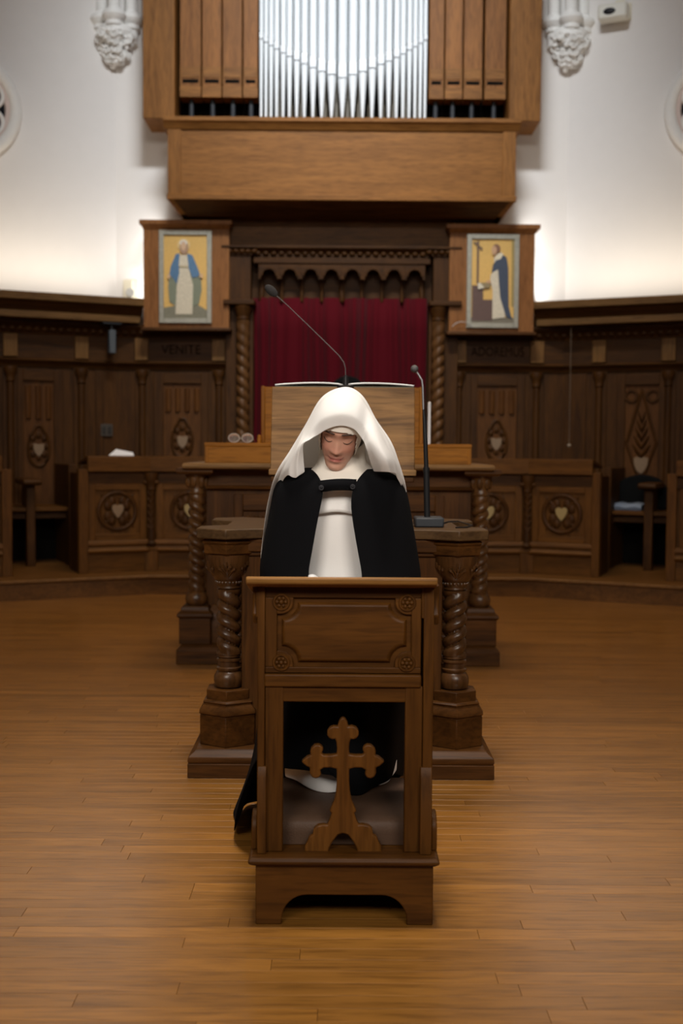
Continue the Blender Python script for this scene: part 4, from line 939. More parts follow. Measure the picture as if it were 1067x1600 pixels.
# rails round the field
gv = .010
for nm, (p, q, r_, s_) in (('panel_rail', (X0, X1, b0 + gv, Zt0)), ('panel_rail', (X0, X1, Zb0, b1 - gv)), ('panel_stile', (X0, a0 - gv, b1 - gv, b0 + gv)), ('panel_stile', (a1 + gv, X1, b1 - gv, b0 + gv))):
    BX(nm, kx_ if nm == 'panel_rail' else kz_, kn, p, q, UY - .001, UY + .010, r_, s_, .002)
for cx, cz, sx, sz in ((a0, b0, 1, -1), (a1, b0, -1, -1), (a0, b1, 1, 1), (a1, b1, -1, 1)):
    q = [(cx - sx*gv, cz - sz*gv)] + [(cx + sx*(nr - gv)*math.cos(t), cz + sz*(nr - gv)*math.sin(t)) for t in [PI/2*i/8 for i in range(9)]]
    q = [(cx - sx*gv, cz - sz*gv), (cx + sx*(nr - gv), cz - sz*gv)] + q[1:] + [(cx - sx*gv, cz + sz*(nr - gv))]
    MB().prism(q, 'y', UY - .001, UY + .010).build('corner_spandrel', kx_, kn, .001)
    ros = MB().ring((cx + sx*.001, UY - .002, cz + sz*.001), .0185, .0035, 'y', 24, 6).build('rosette', kz_, kn)
    MB().ball((cx + sx*.001, UY - .002, cz + sz*.001), (.006, .006, .006), 10, 6).build('rosette_boss', kz_, ros)
    for j in range(6):
        t = 2*PI*j/6
        MB().ball((cx + sx*.001 + .0105*math.cos(t), UY - .002, cz + sz*.001 + .0105*math.sin(t)), (.0048, .004, .0048), 8, 5).build('rosette_petal', kz_, ros)
for sx, xe in ((0, X0), (1, X1)):
    BX('edge_strip', kz_, kn, xe - (.022 if sx == 0 else -.0), xe + (.0 if sx == 0 else .016), UY - .006, UY + .02, Zy(965, UY), Zy(914, UY), .002)
BX('middle_rail', kx_, kn, X0 - .001, X1 + .001, UY - .010, UY + .03, Zy(1073, UY), Zb0 - .0015, .004)
BX('lower_rail', kx_, kn, X0, X1, UY - .001, UY + .026, Zy(1097, UY), Zy(1073, UY), .003)
# sloping book rest
zt = K(537, 902, KY - .02)[1]; xl, xr = K(384, 905, KY - .02)[0], K(684, 905, KY - .02)[0]
def rest_z(y): return zt - (y - KY + .02) * .24
yq = [KY - .02, KY + .30]
MB().prism([(yq[0], zt - .004), (yq[0] + .006, zt), (yq[1], rest_z(yq[1])), (yq[1], rest_z(yq[1]) - .018), (yq[0] + .006, zt - .020), (yq[0], zt - .016)], 'x', xl, xr).build('book_rest', wood('rest_oak', (.14, .066, .022), (.27, .135, .05), 'x', .38), kn, .003)
BX('book_ledge', kx_, kn, xl + .01, xr - .01, yq[1] - .012, yq[1], rest_z(yq[1]), rest_z(yq[1]) + .012, .003)
# pierced cross
half = [(534,205),(546,213),(554,228),(558,247),(575,244),(592,250),(605,265),(605,285),(595,300),(580,305),(568,302),(563,320),(561,345),(562,372),(590,376),(620,376),(632,368),(622,352),(627,337),(642,328),(662,330),(678,345),(682,362),(678,376),(698,384),(722,405),(700,425),(682,432),(684,455),(676,474),(658,482),(640,476),(633,460),(638,443),(620,433),(590,432),(562,438),(562,500),(566,545),(574,580),(588,612),(596,630),(584,636),(594,665),(605,690),(622,688),(648,692),(666,708),(670,735),(688,745),(694,765),(706,785),(708,820),(600,820),(596,795),(580,765),(556,735),(534,728)]
full = half + [(1068 - x, y) for x, y in half[-2:0:-1]]
CYY = KY + .038
MB().prism([P(350 + x / 2.884 + .6, 1050 + y / 2.884, CYY) for x, y in full], 'y', CYY, CYY + .020).build('cross', wood('cross_oak', (.07, .027, .007), (.14, .058, .015), 'z', .4), kn, .0035)
# padded step
PYF = KY + .082; zpd = zst + .066
pad = [[(K(440, 1300)[0] - .012 + i, y, z) for i, y, z in ()]]
pm = MB(); rings = []
px0, px1 = x0 + .035, x1 - .035
prof = [(PYF, zst + .001), (PYF - .004, zst + .03), (PYF, zpd - .012), (PYF + .012, zpd - .002), (PYF + .04, zpd + .002), (PYF + .2, zpd + .006), (PYF + .36, zpd + .002), (PYF + .385, zpd - .012), (PYF + .39, zst + .03), (PYF + .385, zst + .001)]
for x, d in ((px0, .02), (px0 + .004, .008), (px0 + .018, 0), ((px0 + px1)/2, -.002), (px1 - .018, 0), (px1 - .004, .008), (px1, .02)):
    rings.append([(x, min(max(y, PYF + d), PYF + .385 - d), max(zst + .001, z - d * .8)) for y, z in prof])
pm.loft(rings).build('kneeling_pad', plain('brown_leather', (.085, .048, .030), .5, bump=.25, bscale=220, var=.12, spec=.2), kn, 0, 60)

# ================================================================== kneeling nun
HC = Vector((P(533, 660, 3.22)[0], 3.22, 1.229)); HS = .90
BOW, TILT, TURN = math.radians(27), math.radians(6.5), math.radians(-4)
HM = Matrix.Translation(HC) @ Matrix.Rotation(TILT, 4, 'Y') @ Matrix.Rotation(BOW, 4, 'X') @ Matrix.Rotation(TURN, 4, 'Z') @ Matrix.Scale(HS, 4)
TAB = [(-.108,.014,-.080,-.045),(-.104,.025,-.088,-.025),(-.094,.035,-.093,.005),(-.078,.0425,-.091,.036),(-.057,.0525,-.090,.060),(-.030,.060,-.091,.078),(.000,.066,-.090,.088),(.025,.070,-.092,.094),(.050,.071,-.088,.096),(.075,.065,-.074,.088),(.095,.050,-.052,.066),(.108,.030,-.028,.038),(.113,.010,-.008,.012)]
def tab(z):
    z = max(TAB[0][0], min(TAB[-1][0], z))
    for a, b in zip(TAB, TAB[1:]):
        if a[0] <= z <= b[0]:
            t = (z - a[0]) / (b[0] - a[0]); t = t * t * (3 - 2 * t) * .5 + t * .5
            return [p + (q - p) * t for p, q in zip(a[1:], b[1:])]
def g(x, s): return math.exp(-(x / s) ** 2 * .5)
def face_disp(x, z):
    d = 0.0
    t = max(0, min(1, (.016 - z) / .052))                               # nose
    fall = 1 if z > -.036 else g(z + .036, .0045)
    up = 1 if z < .016 else g(z - .016, .008)
    d += (.0035 + .0140 * t ** 1.4) * g(x, .0058 + .0028 * t) * fall * up
    for s in (-1, 1):
        d += .0050 * g(x - s*.0125, .0050) * g(z + .034, .0050)           # wings
        d -= .0080 * g(x - s*.029, .014) * g(z - .003, .009)              # sockets
        d += .0075 * g(x - s*.031, .0105) * g(z + .000, .0068)            # closed lids
        d += .0035 * g(x - s*.030, .016) * g(z - .024, .006)              # brow
        d += .0045 * g(x - s*.036, .016) * g(z + .032, .016)              # cheek
        d -= .0040 * g(x - s*.027, .005) * g(z + .0615, .005)             # mouth corner
    d += .0060 * g(x, .015) * g(z + .0575, .0034)                         # lips
    d += .0065 * g(x, .013) * g(z + .0690, .0042)
    d -= .0030 * g(x, .020) * g(z + .0630, .0022)
    d -= .0030 * g(x, .014) * g(z + .0785, .0045)
    d += .0022 * g(x, .014) * g(z + .092, .009)
    return d
def head_pt(th, z, off=0.0, feat=True):          # th = 0 at the front
    w, yf, yb = tab(z); cy = (yf + yb) / 2 if z < .0 else (yf + yb) / 2
    ry = (yb - yf) / 2; e = .92
    sx = math.sin(th); cx = math.cos(th)
    x = (w + off) * math.copysign(abs(sx) ** e, sx); y = cy - (ry + off) * math.copysign(abs(cx) ** e, cx)
    if feat and cx > 0: y -= face_disp(x, z) * min(1, cx * 1.6)
    return Vector((x, y, z + (off if z > .1 else 0)))
def head_rings(n, m, off=0, feat=True):
    zs = [-.108 + .221 * (k / m) for k in range(m + 1)]
    return [[tuple(head_pt(2*PI*i/n, z, off, feat)) for i in range(n)] for z in zs]
# body skeleton, knees on the pad
NX = HC.x + .004
sv = []; se = []; sr_ = []
def node(p, r, link=None):
    sv.append(p); sr_.append(r); i = len(sv) - 1
    if link is not None: se.append((link, i))
    return i
pel = node((NX, 3.335, .66), (.135, .11))
wst = node((NX, 3.325, .82), (.115, .09), pel); chs = node((NX, 3.31, .97), (.13, .095), wst)
nb_ = node((NX, 3.30, 1.085), (.07, .06), chs); nk = node((NX, 3.265, 1.15), (.05, .05), nb_); node((NX, 3.235, 1.20), (.05, .055), nk)
for s in (-1, 1):
    hp = node((NX + s*.09, 3.31, .60), (.085, .09), pel); kk = node((NX + s*.09, 3.10, zpd + .062), (.058, .058), hp)
    an = node((NX + s*.085, 3.47, .165), (.040, .040), kk); ft = node((NX + s*.085, 3.60, .10), (.034, .034), an); node((NX + s*.085, 3.645, .045), (.030, .03), ft)
    sh = node((NX + s*.155, 3.30, 1.035), (.055, .055), chs); el = node((NX + s*.195, 3.25, .81), (.040, .040), sh)
    wr = node((NX + s*.075, 3.085, .80), (.026, .022), el); pl = node((NX + s*.045, 3.03, .803), (.034, .015), wr)
    for j, (dx, ln) in enumerate(((.030, .052), (.012, .066), (-.006, .070), (-.023, .060))):
        a = node((NX + s*(.045 + dx*.6), 2.998, .808), (.009, .009), pl); b = node((NX + s*(.040 + dx*.6), 2.998 - ln*.5, .817), (.0082, .0082), a); node((NX + s*(.036 + dx*.6), 2.998 - ln*.95, .815), (.0072, .0072), b)
    a = node((NX + s*.018, 3.02, .812), (.010, .010), pl); node((NX + s*.010, 2.985, .826), (.0085, .0085), a)
me = bpy.data.meshes.new('person'); me.from_pydata(sv, se, []); bo = bpy.data.objects.new('body_tmp', me); COL.objects.link(bo)
sk = bo.modifiers.new('skin', 'SKIN'); sk.use_smooth_shade = True
for i, r in enumerate(sr_): me.skin_vertices[0].data[i].radius = r
me.skin_vertices[0].data[0].use_root = True
bo.modifiers.new('sub', 'SUBSURF').levels = 2
bpy.context.view_layer.update()
bme = bpy.data.meshes.new_from_object(bo.evaluated_get(bpy.context.evaluated_depsgraph_get()))
bpy.data.objects.remove(bo, do_unlink=True)
hm = MB().loft(head_rings(72, 90))
hv = [tuple(HM @ Vector(q)) for q in hm.v]
av = [tuple(v.co) for v in bme.vertices]; af = [tuple(p.vertices) for p in bme.polygons]; k0 = len(av)
cm = bpy.data.meshes.new('person_body'); cm.from_pydata(av + hv, [], af + [tuple(i + k0 for i in f_) for f_ in hm.f])
tmp = bpy.data.objects.new('tmp', cm); COL.objects.link(tmp)
rm = tmp.modifiers.new('remesh', 'REMESH'); rm.mode = 'VOXEL'; rm.voxel_size = .0026; rm.use_smooth_shade = True
bpy.context.view_layer.update()
pm_ = bpy.data.meshes.new_from_object(tmp.evaluated_get(bpy.context.evaluated_depsgraph_get()))
bpy.data.objects.remove(tmp, do_unlink=True)
bm = bmesh.new(); bm.from_mesh(pm_); bm.verts.ensure_lookup_table(); seen = set(); isl = []
for v in bm.verts:
    if v.index in seen: continue
    st_, grp = [v], []; seen.add(v.index)
    while st_:
        a = st_.pop(); grp.append(a)
        for e in a.link_edges:
            o2 = e.other_vert(a)
            if o2.index not in seen: seen.add(o2.index); st_.append(o2)
    isl.append(grp)
isl.sort(key=len); bmesh.ops.delete(bm, geom=[v for grp in isl[:-1] for v in grp], context='VERTS'); bm.to_mesh(pm_); bm.free()
skin, nt, b = new_mat('skin')
at = nt.nodes.new('ShaderNodeAttribute'); at.attribute_name = 'tone'; nt.links.new(at.outputs['Color'], b.inputs['Base Color'])
b.inputs['Roughness'].default_value = .5; b.inputs['Subsurface Weight'].default_value = .12; b.inputs['Subsurface Radius'].default_value = (.008, .003, .0015); b.inputs['Subsurface Scale'].default_value = .5
ca = pm_.color_attributes.new('tone', 'FLOAT_COLOR', 'POINT'); hi = HM.inverted()
for i, v in enumerate(pm_.vertices):
    q = hi @ v.co; c = Vector((.50, .265, .185))
    if q.y < -.03 and abs(q.z) < .13:
        lip = g(max(0, abs(q.x) - .012), .007) * g(q.z + .063 - .10*abs(q.x)*abs(q.x)*10, .0065)
        c = c.lerp(Vector((.40, .115, .095)), min(1, lip * 1.0))
        bl = sum(g(q.x - s*.038, .016) * g(q.z + .028, .016) for s in (-1, 1)) + .6 * g(q.x, .01) * g(q.z + .034, .01)
        c = c.lerp(Vector((.53, .215, .155)), min(1, bl) * .6)
        ey = sum(g(q.x - s*.030, .014) * g(q.z - .006, .008) for s in (-1, 1))
        c = c.lerp(Vector((.36, .175, .12)), min(1, ey) * .55)
    ca.data[i].color = (*c, 1)
pm_.materials.clear(); pm_.materials.append(skin)
person = bpy.data.objects.new('person', pm_); COL.objects.link(person); ROOT['person'] = Matrix()
tag(person, 'woman in white veil and black cape kneeling with head bowed', 'person')

def on_face(x, z, off): 
    # front surface point at local x, z
    w, yf, yb = tab(z); th = math.asin(max(-1, min(1, math.copysign((abs(x) / w) ** (1/.92), x))))
    p = head_pt(th, z); return HM @ Vector((p.x, p.y - off, p.z))
hairm = plain('brow_hair', (.045, .022, .013), .7)
for s in (-1, 1):
    MB().tube([on_face(s*x, z, .0006) for x, z in ((.011, .0240), (.018, .0250), (.026, .0258), (.034, .0255), (.041, .0232), (.046, .0195))], [.0014, .0024, .0027, .0024, .0017, .0008], 8).build('eyebrow', hairm, person)
    MB().tube([on_face(s*x, z, .0008) for x, z in ((.017, -.0025), (.022, -.0058), (.029, -.0078), (.036, -.0068), (.042, -.0028), (.045, .0005))], [.0006, .0010, .0012, .0012, .0011, .0006], 6).build('eyelashes', hairm, person)
    MB().tube([on_face(s*x, z, .0002) for x, z in ((.018, .0075), (.024, .0105), (.031, .0115), (.038, .0095), (.043, .006))], .0005, 6).build('lid_crease', plain('crease', (.20, .09, .06), .7), person)
MB().tube([on_face(x, -.0628 + 12 * abs(x)**2, .0002) for x in [(-.026 + .0052 * i) for i in range(11)]], [.0004] + [.0009] * 9 + [.0004], 6).build('lip_line', plain('lip_line', (.16, .045, .035), .6), person)

# --- close white coif with the forehead band and the bib under the chin
n, m = 72, 60
cfv = MB(); zs = [-.104 + .222 * k / m for k in range(m + 1)]
rings = [[head_pt(2*PI*i/n, z, .0040, False) for i in range(n)] for z in zs]
fs = []
def open_face(p):
    if p.y > -.02: return False
    if p.z > .0335 - 4.0 * p.x * p.x: return False
    hw = .0545 if p.z > -.045 else max(.006, .0545 * math.sqrt(max(0, 1 - ((-.045 - p.z) / .072) ** 2)))
    return abs(p.x) < hw
vs = [HM @ p for r in rings for p in r]
for k in range(m):
    for i in range(n):
        j = (i + 1) % n; q = (rings[k][i] + rings[k][j] + rings[k+1][j] + rings[k+1][i]) / 4
        if not open_face(q): fs.append((k*n + i, k*n + j, (k+1)*n + j, (k+1)*n + i))
fs.append(tuple(range(m*n, (m+1)*n)))
cf = MB().add(vs, fs).build('coif', CREAMCLOTH, person, smooth=80)
sd = cf.modifiers.new('solid', 'SOLIDIFY'); sd.thickness = .0025; sd.offset = 1
cf.modifiers.new('sub', 'SUBSURF').levels = 1
bib = MB(); rr = []
for yf_, zf_, yb_2, zb_2, w_ in ((3.232, 1.165, 3.32, 1.245, .066), (3.222, 1.142, 3.322, 1.230, .066), (3.212, 1.124, 3.325, 1.215, .066), (3.198, 1.112, 3.335, 1.19, .068), (3.185, 1.104, 3.345, 1.165, .070), (3.172, 1.096, 3.355, 1.14, .082), (3.160, 1.084, 3.36, 1.12, .100), (3.150, 1.068, 3.37, 1.10, .122), (3.152, 1.056, 3.375, 1.085, .135)):
    rr.append([(NX + w_ * math.sin(a) * (1 + .012*math.sin(7*a)), (yf_ + yb_2)/2 - (yb_2 - yf_)/2 * math.cos(a) * (1 + .012*math.sin(5*a + zf_*60)), (zf_ + zb_2)/2 - (zb_2 - zf_)/2 * math.cos(a)) for a in [2*PI*i/48 for i in range(48)]])
bb = bib.loft(rr, True, False).build('bib', CREAMCLOTH, person, smooth=80); bb.modifiers.new('solid', 'SOLIDIFY').thickness = .002

def crom(pts, n):
    pts = [Vector(p) for p in pts]; out = []; ext = [pts[0] * 2 - pts[1]] + pts + [pts[-1] * 2 - pts[-2]]
    L = [0]
    for a, b_ in zip(pts, pts[1:]): L.append(L[-1] + (b_ - a).length)
    for k in range(n + 1):
        s = L[-1] * k / n; i = 0
        while i < len(pts) - 2 and L[i + 1] < s: i += 1
        t = (s - L[i]) / max(1e-9, L[i+1] - L[i]); p0, p1, p2, p3 = ext[i:i+4]
        out.append(.5 * ((2*p1) + (p2 - p0)*t + (2*p0 - 5*p1 + 4*p2 - p3)*t*t + (3*p1 - p0 - 3*p2 + p3)*t**3))
    return out
def sheet(cols, n, sub):
    cs = [crom(c, n) for c in cols]
    rows = [crom([c[k] for c in cs], sub * (len(cs) - 1)) if (cs[0][k] - cs[-1][k]).length > 1e-5 or k else [cs[0][k]] * (sub * (len(cs) - 1) + 1) for k in range(n + 1)]
    return rows
def V(x, y, Y): a = P(x, y, Y); return (a[0], Y, a[1])
ribs = [
 [(476,737,3.165),(474,715,3.155),(474,694,3.135),(484,687,3.130),(496,680,3.136),(513,670,3.124),(533,665.5,3.117),(553,671,3.124),(567,688,3.136),(571,698,3.122),(575,710,3.132),(579,723,3.147),(584,737,3.160)],
 [(461,747,3.163),(461,725,3.152),(466,700,3.140),(478,680,3.152),(495,658,3.136),(511,647,3.121),(534,642,3.112),(556,648,3.121),(571,664,3.136),(582,682,3.115),(593,702,3.103),(602,720,3.103),(607,738,3.125)],
 [(446,745,3.190),(448,730,3.178),(462,700,3.165),(477,669,3.190),(494,642,3.172),(510,623,3.168),(537,615,3.160),(560,622,3.168),(574,640,3.172),(588,663,3.160),(600,690,3.150),(613,717,3.160),(619,743,3.185)],
 [(430,790,3.340),(434,752,3.270),(447,722,3.215),(463,693,3.205),(484,655,3.205),(507,622,3.202),(538,609,3.200),(563,620,3.202),(580,648,3.205),(600,678,3.198),(614,705,3.195),(624,737,3.215),(630,770,3.265)],
 [(407,871,3.400),(417,795,3.320),(430,745,3.250),(453,706,3.235),(477,666,3.230),(503,621,3.230),(540,605,3.230),(567,620,3.230),(589,659,3.230),(613,695,3.230),(626,735,3.245),(634,762,3.265),(636,786,3.285)],
 [(422,900,3.470),(428,830,3.430),(442,770,3.390),(462,715,3.350),(480,680,3.325),(500,640,3.310),(540,614,3.305),(568,640,3.310),(584,672,3.325),(604,710,3.350),(618,760,3.380),(624,800,3.410),(626,840,3.430)],
 [(445,915,3.520),(450,850,3.490),(460,790,3.450),(475,735,3.410),(490,700,3.385),(508,665,3.365),(538,646,3.360),(560,666,3.365),(574,700,3.385),(590,735,3.410),(604,790,3.450),(610,850,3.480),(612,900,3.500)],
 [(480,920,3.540),(482,870,3.520),(488,820,3.495),(496,780,3.465),(506,750,3.440),(518,730,3.420),(534,722,3.415),(550,730,3.420),(562,750,3.440),(572,780,3.465),(580,820,3.495),(585,870,3.520),(588,920,3.540)]]
def ucr(pts, n):                              # uniform Catmull-Rom through every key
    pts = [Vector(p) for p in pts]; ext = [pts[0]*2 - pts[1]] + pts + [pts[-1]*2 - pts[-2]]; out = []
    for i in range(len(pts) - 1):
        p0, p1, p2, p3 = ext[i:i+4]
        for k in range(n + (1 if i == len(pts) - 2 else 0)):
            t = k / n; out.append(.5 * ((2*p1) + (p2 - p0)*t + (2*p0 - 5*p1 + 4*p2 - p3)*t*t + (3*p1 - p0 - 3*p2 + p3)*t**3))
    return out
rb_ = [ucr([V(*q) for q in r], 5) for r in ribs]
colz = [ucr([r[k] for r in rb_], 6) for k in range(len(rb_[0]))]
for k, c_ in enumerate(colz):                 # soft folds that deepen towards the hems
    w_ = abs(k - 30) / 30; A_ = .0050 * max(0, w_ - .30) ** 1.2
    for v, p in enumerate(c_): p.y += A_ * math.sin(v * .95 + (1 if k < 30 else 2.4)); p.x += A_ * .5 * math.sin(v * 1.3)
    if 16 < k < 44:
        for v, p in enumerate(c_):
            if v < 6: p.y -= .0012                 # the turned-back band over the brow
vb = MB().loft(colz, False, False).build('veil', VEILCLOTH, person, smooth=80); q = vb.modifiers.new('solid', 'SOLIDIFY'); q.thickness = .0022; q.offset = 0
vb.modifiers.new('sub', 'SUBSURF').levels = 1

# --- white habit
rows = []
for z, cy, w_, f_, bk_ in ((1.075, 3.29, .10, .10, .09), (1.04, 3.295, .15, .125, .10), (.97, 3.30, .160, .135, .11), (.90, 3.305, .155, .135, .11), (.84, 3.31, .150, .130, .12), (.78, 3.31, .160, .140, .14), (.66, 3.30, .185, .16, .17), (.52, 3.27, .175, .19, .22), (.40, 3.25, .165, .205, .26), (.30, 3.23, .16, .20, .30), (.248, 3.22, .16, .20, .32)):
    rows.append([(NX + w_ * math.sin(a) * (1 + .02*math.sin(9*a)), cy - (f_ if math.cos(a) > 0 else bk_) * math.cos(a) * (1 + .03*math.sin(6*a + z*14) * (1.1 - z)) * (1 - (.22 * max(0, math.sin(a)) if z < .5 else 0)) - .004 * math.sin(z * 75 + 2*a) * max(0, math.cos(a)), z + (.006*math.sin(5*a) if z < .3 else 0)) for a in [2*PI*i/80 for i in range(80)]])
hb = MB().loft(rows, True, False).build('habit', WHITECLOTH, person, smooth=80); hb.modifiers.new('solid', 'SOLIDIFY').thickness = .003
hb.modifiers.new('sub', 'SUBSURF').levels = 1
# square scapular flap hanging on the chest
fl = []
for v in range(9):
    z = 1.075 - .082 * v / 8
    fl.append([(NX - .008 + .075 * u, 3.156 - .004 * v / 8 + .045 * (u * .9) ** 2 + .004*math.sin(u*4 + 1) * v/8, z + (.007 * math.cos(u * 2.6 + .3) - .002) * v / 8) for u in [-1 + i / 8 for i in range(17)]])
f_ = MB().loft(fl, False, False).build('scapular_flap', WHITECLOTH, person, smooth=80); q = f_.modifiers.new('solid', 'SOLIDIFY'); q.thickness = .003

# --- black cape, open over the chest, reaching the floor behind
lev = [  # px y, left x, right x, left edge x, right edge x (outline and opening as seen), z follows from y
    (733, 474, 584, 484, 574), (738, 457, 606, 494, 567), (747, 440, 623, 501, 558), (760, 431, 631, 506, 551), (778, 427, 636, 504, 547), (803, 423, 640, 498, 549),
    (842, 415, 647, 491, 556), (870, 410, 651, 486, 561), (898, 406, 656, 480, 567)]
NTH = 72; capev = []
YC = 3.29
def cape_row(z, wl, wr, xl_, xr_, yf, yb, cx, hemz=None, amp=0.0, zl=None, YC=YC):
    row = []
    tl = math.asin(min(.98, max(-.98, (cx - xl_) / wl))); tr = math.asin(min(.98, max(-.98, (xr_ - cx) / wr)))
    for i in range(NTH + 1):
        t = tl + (2*PI - tr - tl) * i / NTH                    # 0 front, pi/2 left, pi back, 3pi/2 right
        sx = math.sin(t); w_ = wl if sx > 0 else wr; cc = math.cos(t)
        rp = 1 + amp * math.sin(t * 13 + 1.3*math.sin(t*3))
        row.append((cx - w_ * sx * rp, YC - (yf if cc > 0 else yb) * cc * rp, z if zl is None else zl(t)))
    return row
for (y, l, r, el, er), yf, yb in zip(lev, (.135, .150, .162, .17, .175, .18, .185, .19, .195), (.10, .12, .14, .15, .155, .16, .165, .17, .175)):
    z = Zy(y, 3.27); a, b_ = P(l, y, 3.29)[0], P(r, y, 3.29)[0]; c_ = NX
    capev.append(cape_row(z, c_ - a, b_ - c_, P(el, y, 3.15)[0], P(er, y, 3.15)[0], yf, yb, c_, amp=.004 if y > 760 else 0))
# below the book rest the cape closes and spreads behind
def hem(t, f):
    # f = 0 at the book-rest level .. 1 at the hem
    ztop_ = Zy(898, 3.27); tt = t % (2*PI)
    fl_ = .305 if tt < .8 else (.305 + (.004 - .305) * min(1, max(0, tt - .8) / .42))
    fr_ = .245 if tt > 2*PI - .9 else (.245 + (.012 - .245) * min(1, (2*PI - .9 - tt) / 1.4))
    h = fl_ if tt < PI else fr_
    return ztop_ + (h - ztop_) * f
for f, wl, wr, xl_, xr_, yf, yb in ((.13, .222, .226, -.04, .03, .23, .18), (.28, .226, .222, .005, -.005, .265, .20), (.45, .232, .216, .02, -.02, .285, .25), (.62, .245, .208, .02, -.02, .295, .32), (.78, .272, .20, .02, -.02, .30, .38), (.90, .305, .195, .02, -.02, .30, .40), (1.0, .335, .192, .02, -.02, .30, .40)):
    sh_ = max(0, f - .45) * .50
    capev.append(cape_row(0, wl, wr, NX + xl_, NX + xr_, yf + sh_, yb - sh_ * .6, NX, amp=.010 + .014 * f, zl=lambda t, f=f: hem(t, f), YC=YC + sh_))
# push the left floor corner of the hem backwards
cp_ = MB().loft(capev, False, False)
cpo = cp_.build('cape', BLACKCLOTH, person, smooth=80); q = cpo.modifiers.new('solid', 'SOLIDIFY'); q.thickness = .004; q.offset = 1
cpo.modifiers.new('sub', 'SUBSURF').levels = 1
# neck strap with two buttons
sp = []
for v, dz in ((0, .5), (1, -.5)):
    sp.append([V(498 + 58 * u, 751.5 + 18 * v - 2.5 * u - 2 * math.sin(PI*u), 3.115 + .02 * (2*u - 1) ** 2 - .004 * v) for u in [i / 12 for i in range(13)]])
s_ = MB().loft(sp, False, False).build('cape_strap', BLACKCLOTH, person, smooth=80); q = s_.modifiers.new('solid', 'SOLIDIFY'); q.thickness = .006; q.offset = 0
for a, b_ in ((502, 762), (551, 760.5)):
    c = V(a, b_, 3.112)
    bt = MB().ring((c[0], c[1] - .004, c[2]), .0055, .0016, 'y', 18, 6).build('button', plain('button', (.03, .03, .035), .3), person)
    MB().ball((c[0], c[1] - .003, c[2]), (.005, .002, .005), 12, 6).build('button', BLACK, person)

# booklet on the book rest
bkx, bky = P(511, 896, 2.99)[0], 2.975
bl = thing('prayer_booklet', 'small open white booklet lying on the kneeler book rest', 'booklet', (bkx, bky, rest_z(bky)))
for sx, rise in ((-1, .041), (1, .020)):
    MB().loft([[(bkx + sx * .05 * u, bky - .055 + .09 * v, rest_z(bky - .055 + .09 * v) + .003 + rise * math.sin(u * PI * .62) * (v * .9 + .1) * (.6 if sx > 0 else 1)) for u in [i/8 for i in range(9)]] for v in (0, .5, 1)], False, False).build('page', PAPER, bl).modifiers.new('solid', 'SOLIDIFY').thickness = .002
MB().prism([(bky - .058, rest_z(bky - .058) + .0006), (bky + .038, rest_z(bky + .038) + .0006), (bky + .038, rest_z(bky + .038) + .0022), (bky - .058, rest_z(bky - .058) + .0022)], 'x', bkx - .052, bkx + .052).build('cover', plain('booklet_cover', (.25, .22, .15), .6), bl)

# ================================================================== small things on walls and desks
pp_ = DL.px(190, 712)[0]; base = DL.m @ Vector((pp_, .06, ZD + .006))
pw = thing('folded_paper', 'folded white paper lying on the short choir desk', 'paper', tuple(base), A25)
MB().add([(-.10, -.03, .002), (.11, -.03, .002), (.10, .10, .002), (-.06, .10, .002), (-.03, .0, .055), (.11, -.0, .028), (.08, .1, .012)], [(0, 1, 5, 4), (4, 5, 6), (0, 4, 3), (3, 4, 6, 2), (0, 3, 2, 1), (1, 2, 6, 5)]).build('sheet', plain('bluish_paper', (.72, .74, .80), .8), pw, world=False)
# thermostat on the bright wall strip
a, b_ = WB.px(193, 437), WB.px(217, 467)
th_ = thing('wall_thermostat', 'small ivory thermostat box on white wall beside the mosaic', 'thermostat', ((a[0] + b_[0])/2, WY, b_[1]))
BX('back_plate', IVORY, th_, a[0], b_[0], WY - .015, WY - .0005, b_[1], a[1], .003)
BX('cover', IVORY, th_, a[0] + .005, b_[0] - .05, WY - .05, WY - .015, b_[1] + .0, a[1] - .01, .006)
MB().prism(arc((a[0] + b_[0])/2, b_[1] + .05, .042, 0, 2*PI, 20)[:-1], 'y', WY - .062, WY - .05).build('dial', plain('dial', (.55, .54, .50), .4, var=.3, bscale=90), th_, .004)
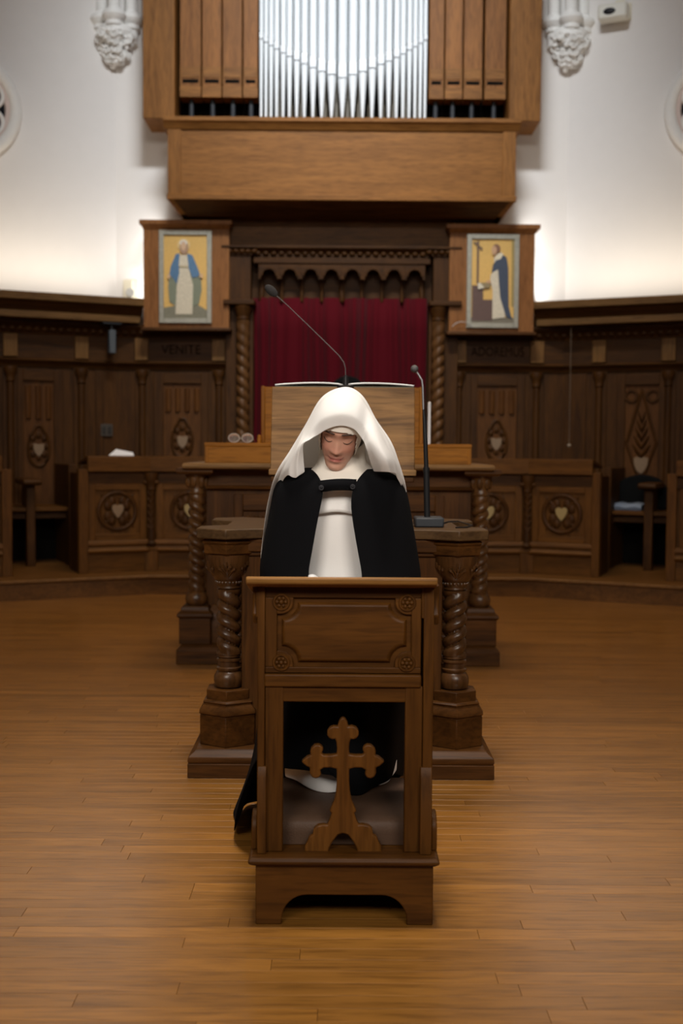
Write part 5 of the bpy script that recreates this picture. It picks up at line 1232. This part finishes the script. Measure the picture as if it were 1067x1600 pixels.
# small camera on the right wall
u, z = WR.px(962, 22, .05)
sc_ = WR.empty('security_camera', 'small white box camera with dark lens high on the wall', 'camera')
BX('mount', IVORY, sc_, u - .02, u + .13, -.03, -.0005, z - .05, z + .09, .005, world=False)
BX('housing', plain('white_plastic', (.72, .70, .62), .4), sc_, u - .14, u + .12, -.16, -.03, z - .07, z + .07, .02, world=False)
MB().ball((u - .035, -.16, z - .005), (.055, .012, .03), 18, 8).build('lens_window', BLACK, sc_, world=False)
BX('bracket', IVORY, sc_, u + .0, u + .08, -.08, -.0005, z + .065, z + .11, .005, world=False)
# loudspeaker under the left canopy, outlet, pull cord
u, z = WL.px(175, 535, .3)
ls = WL.empty('wall_speaker', 'narrow grey speaker hanging under the left stall canopy', 'speaker')
BX('cabinet', plain('speaker_grey', (.06, .072, .085), .5), ls, u - .03, u + .03, -.33, -.25, z - .1, z + .11, .008, world=False)
BX('bracket', GREY, ls, u - .09, u + .08, -.34, -.13, z + .16, z + .175, .003, world=False); MB().tube([(u, -.29, z + .11), (u, -.29, z + .162)], .012, 8).build('stem', GREY, ls, world=False)
u, z = WL.px(167, 672, .13)
ol = WL.empty('outlet_plate', 'dark double outlet plate on the plain wainscot panel', 'outlet')
BX('plate', plain('outlet', (.05, .04, .032), .4), ol, u - .055, u + .055, -.124, -.1185, z - .055, z + .055, .002, world=False)
for s in (-1, 1): BX('socket', plain('outlet_dark', (.02, .017, .014), .4), ol, u + s*.026 - .016, u + s*.026 + .016, -.128, -.124, z - .035, z + .035, .002, world=False)
u, z0 = WR.px(889, 696, .30); z1 = 2.285
pc2 = WR.empty('pull_cord', 'thin pull cord with round bead hanging below the right canopy', 'cord')
MB().tube([(u, -.30, z0), (u, -.30, z1)], .0028, 6).build('cord', plain('cord', (.14, .10, .065), .7), pc2, world=False)
MB().ball((u, -.30, z0), .016, 12, 8).build('bead', plain('bead', (.28, .22, .16), .4), pc2, world=False)
X, Z = P(722, 512, QY - .02)
gb = thing('shallow_glass_dish', 'shallow clear glass dish leaning at foot of the friar mosaic', 'dish', (X, QY - .045, Z - .02))
MB().ring((X - .005, QY - .05, Z - .06), .11, .0035, 'y', 24, 6, PI*.18, PI*.80).build('rim', plain('dish_rim', (.35, .33, .32), .15), gb)
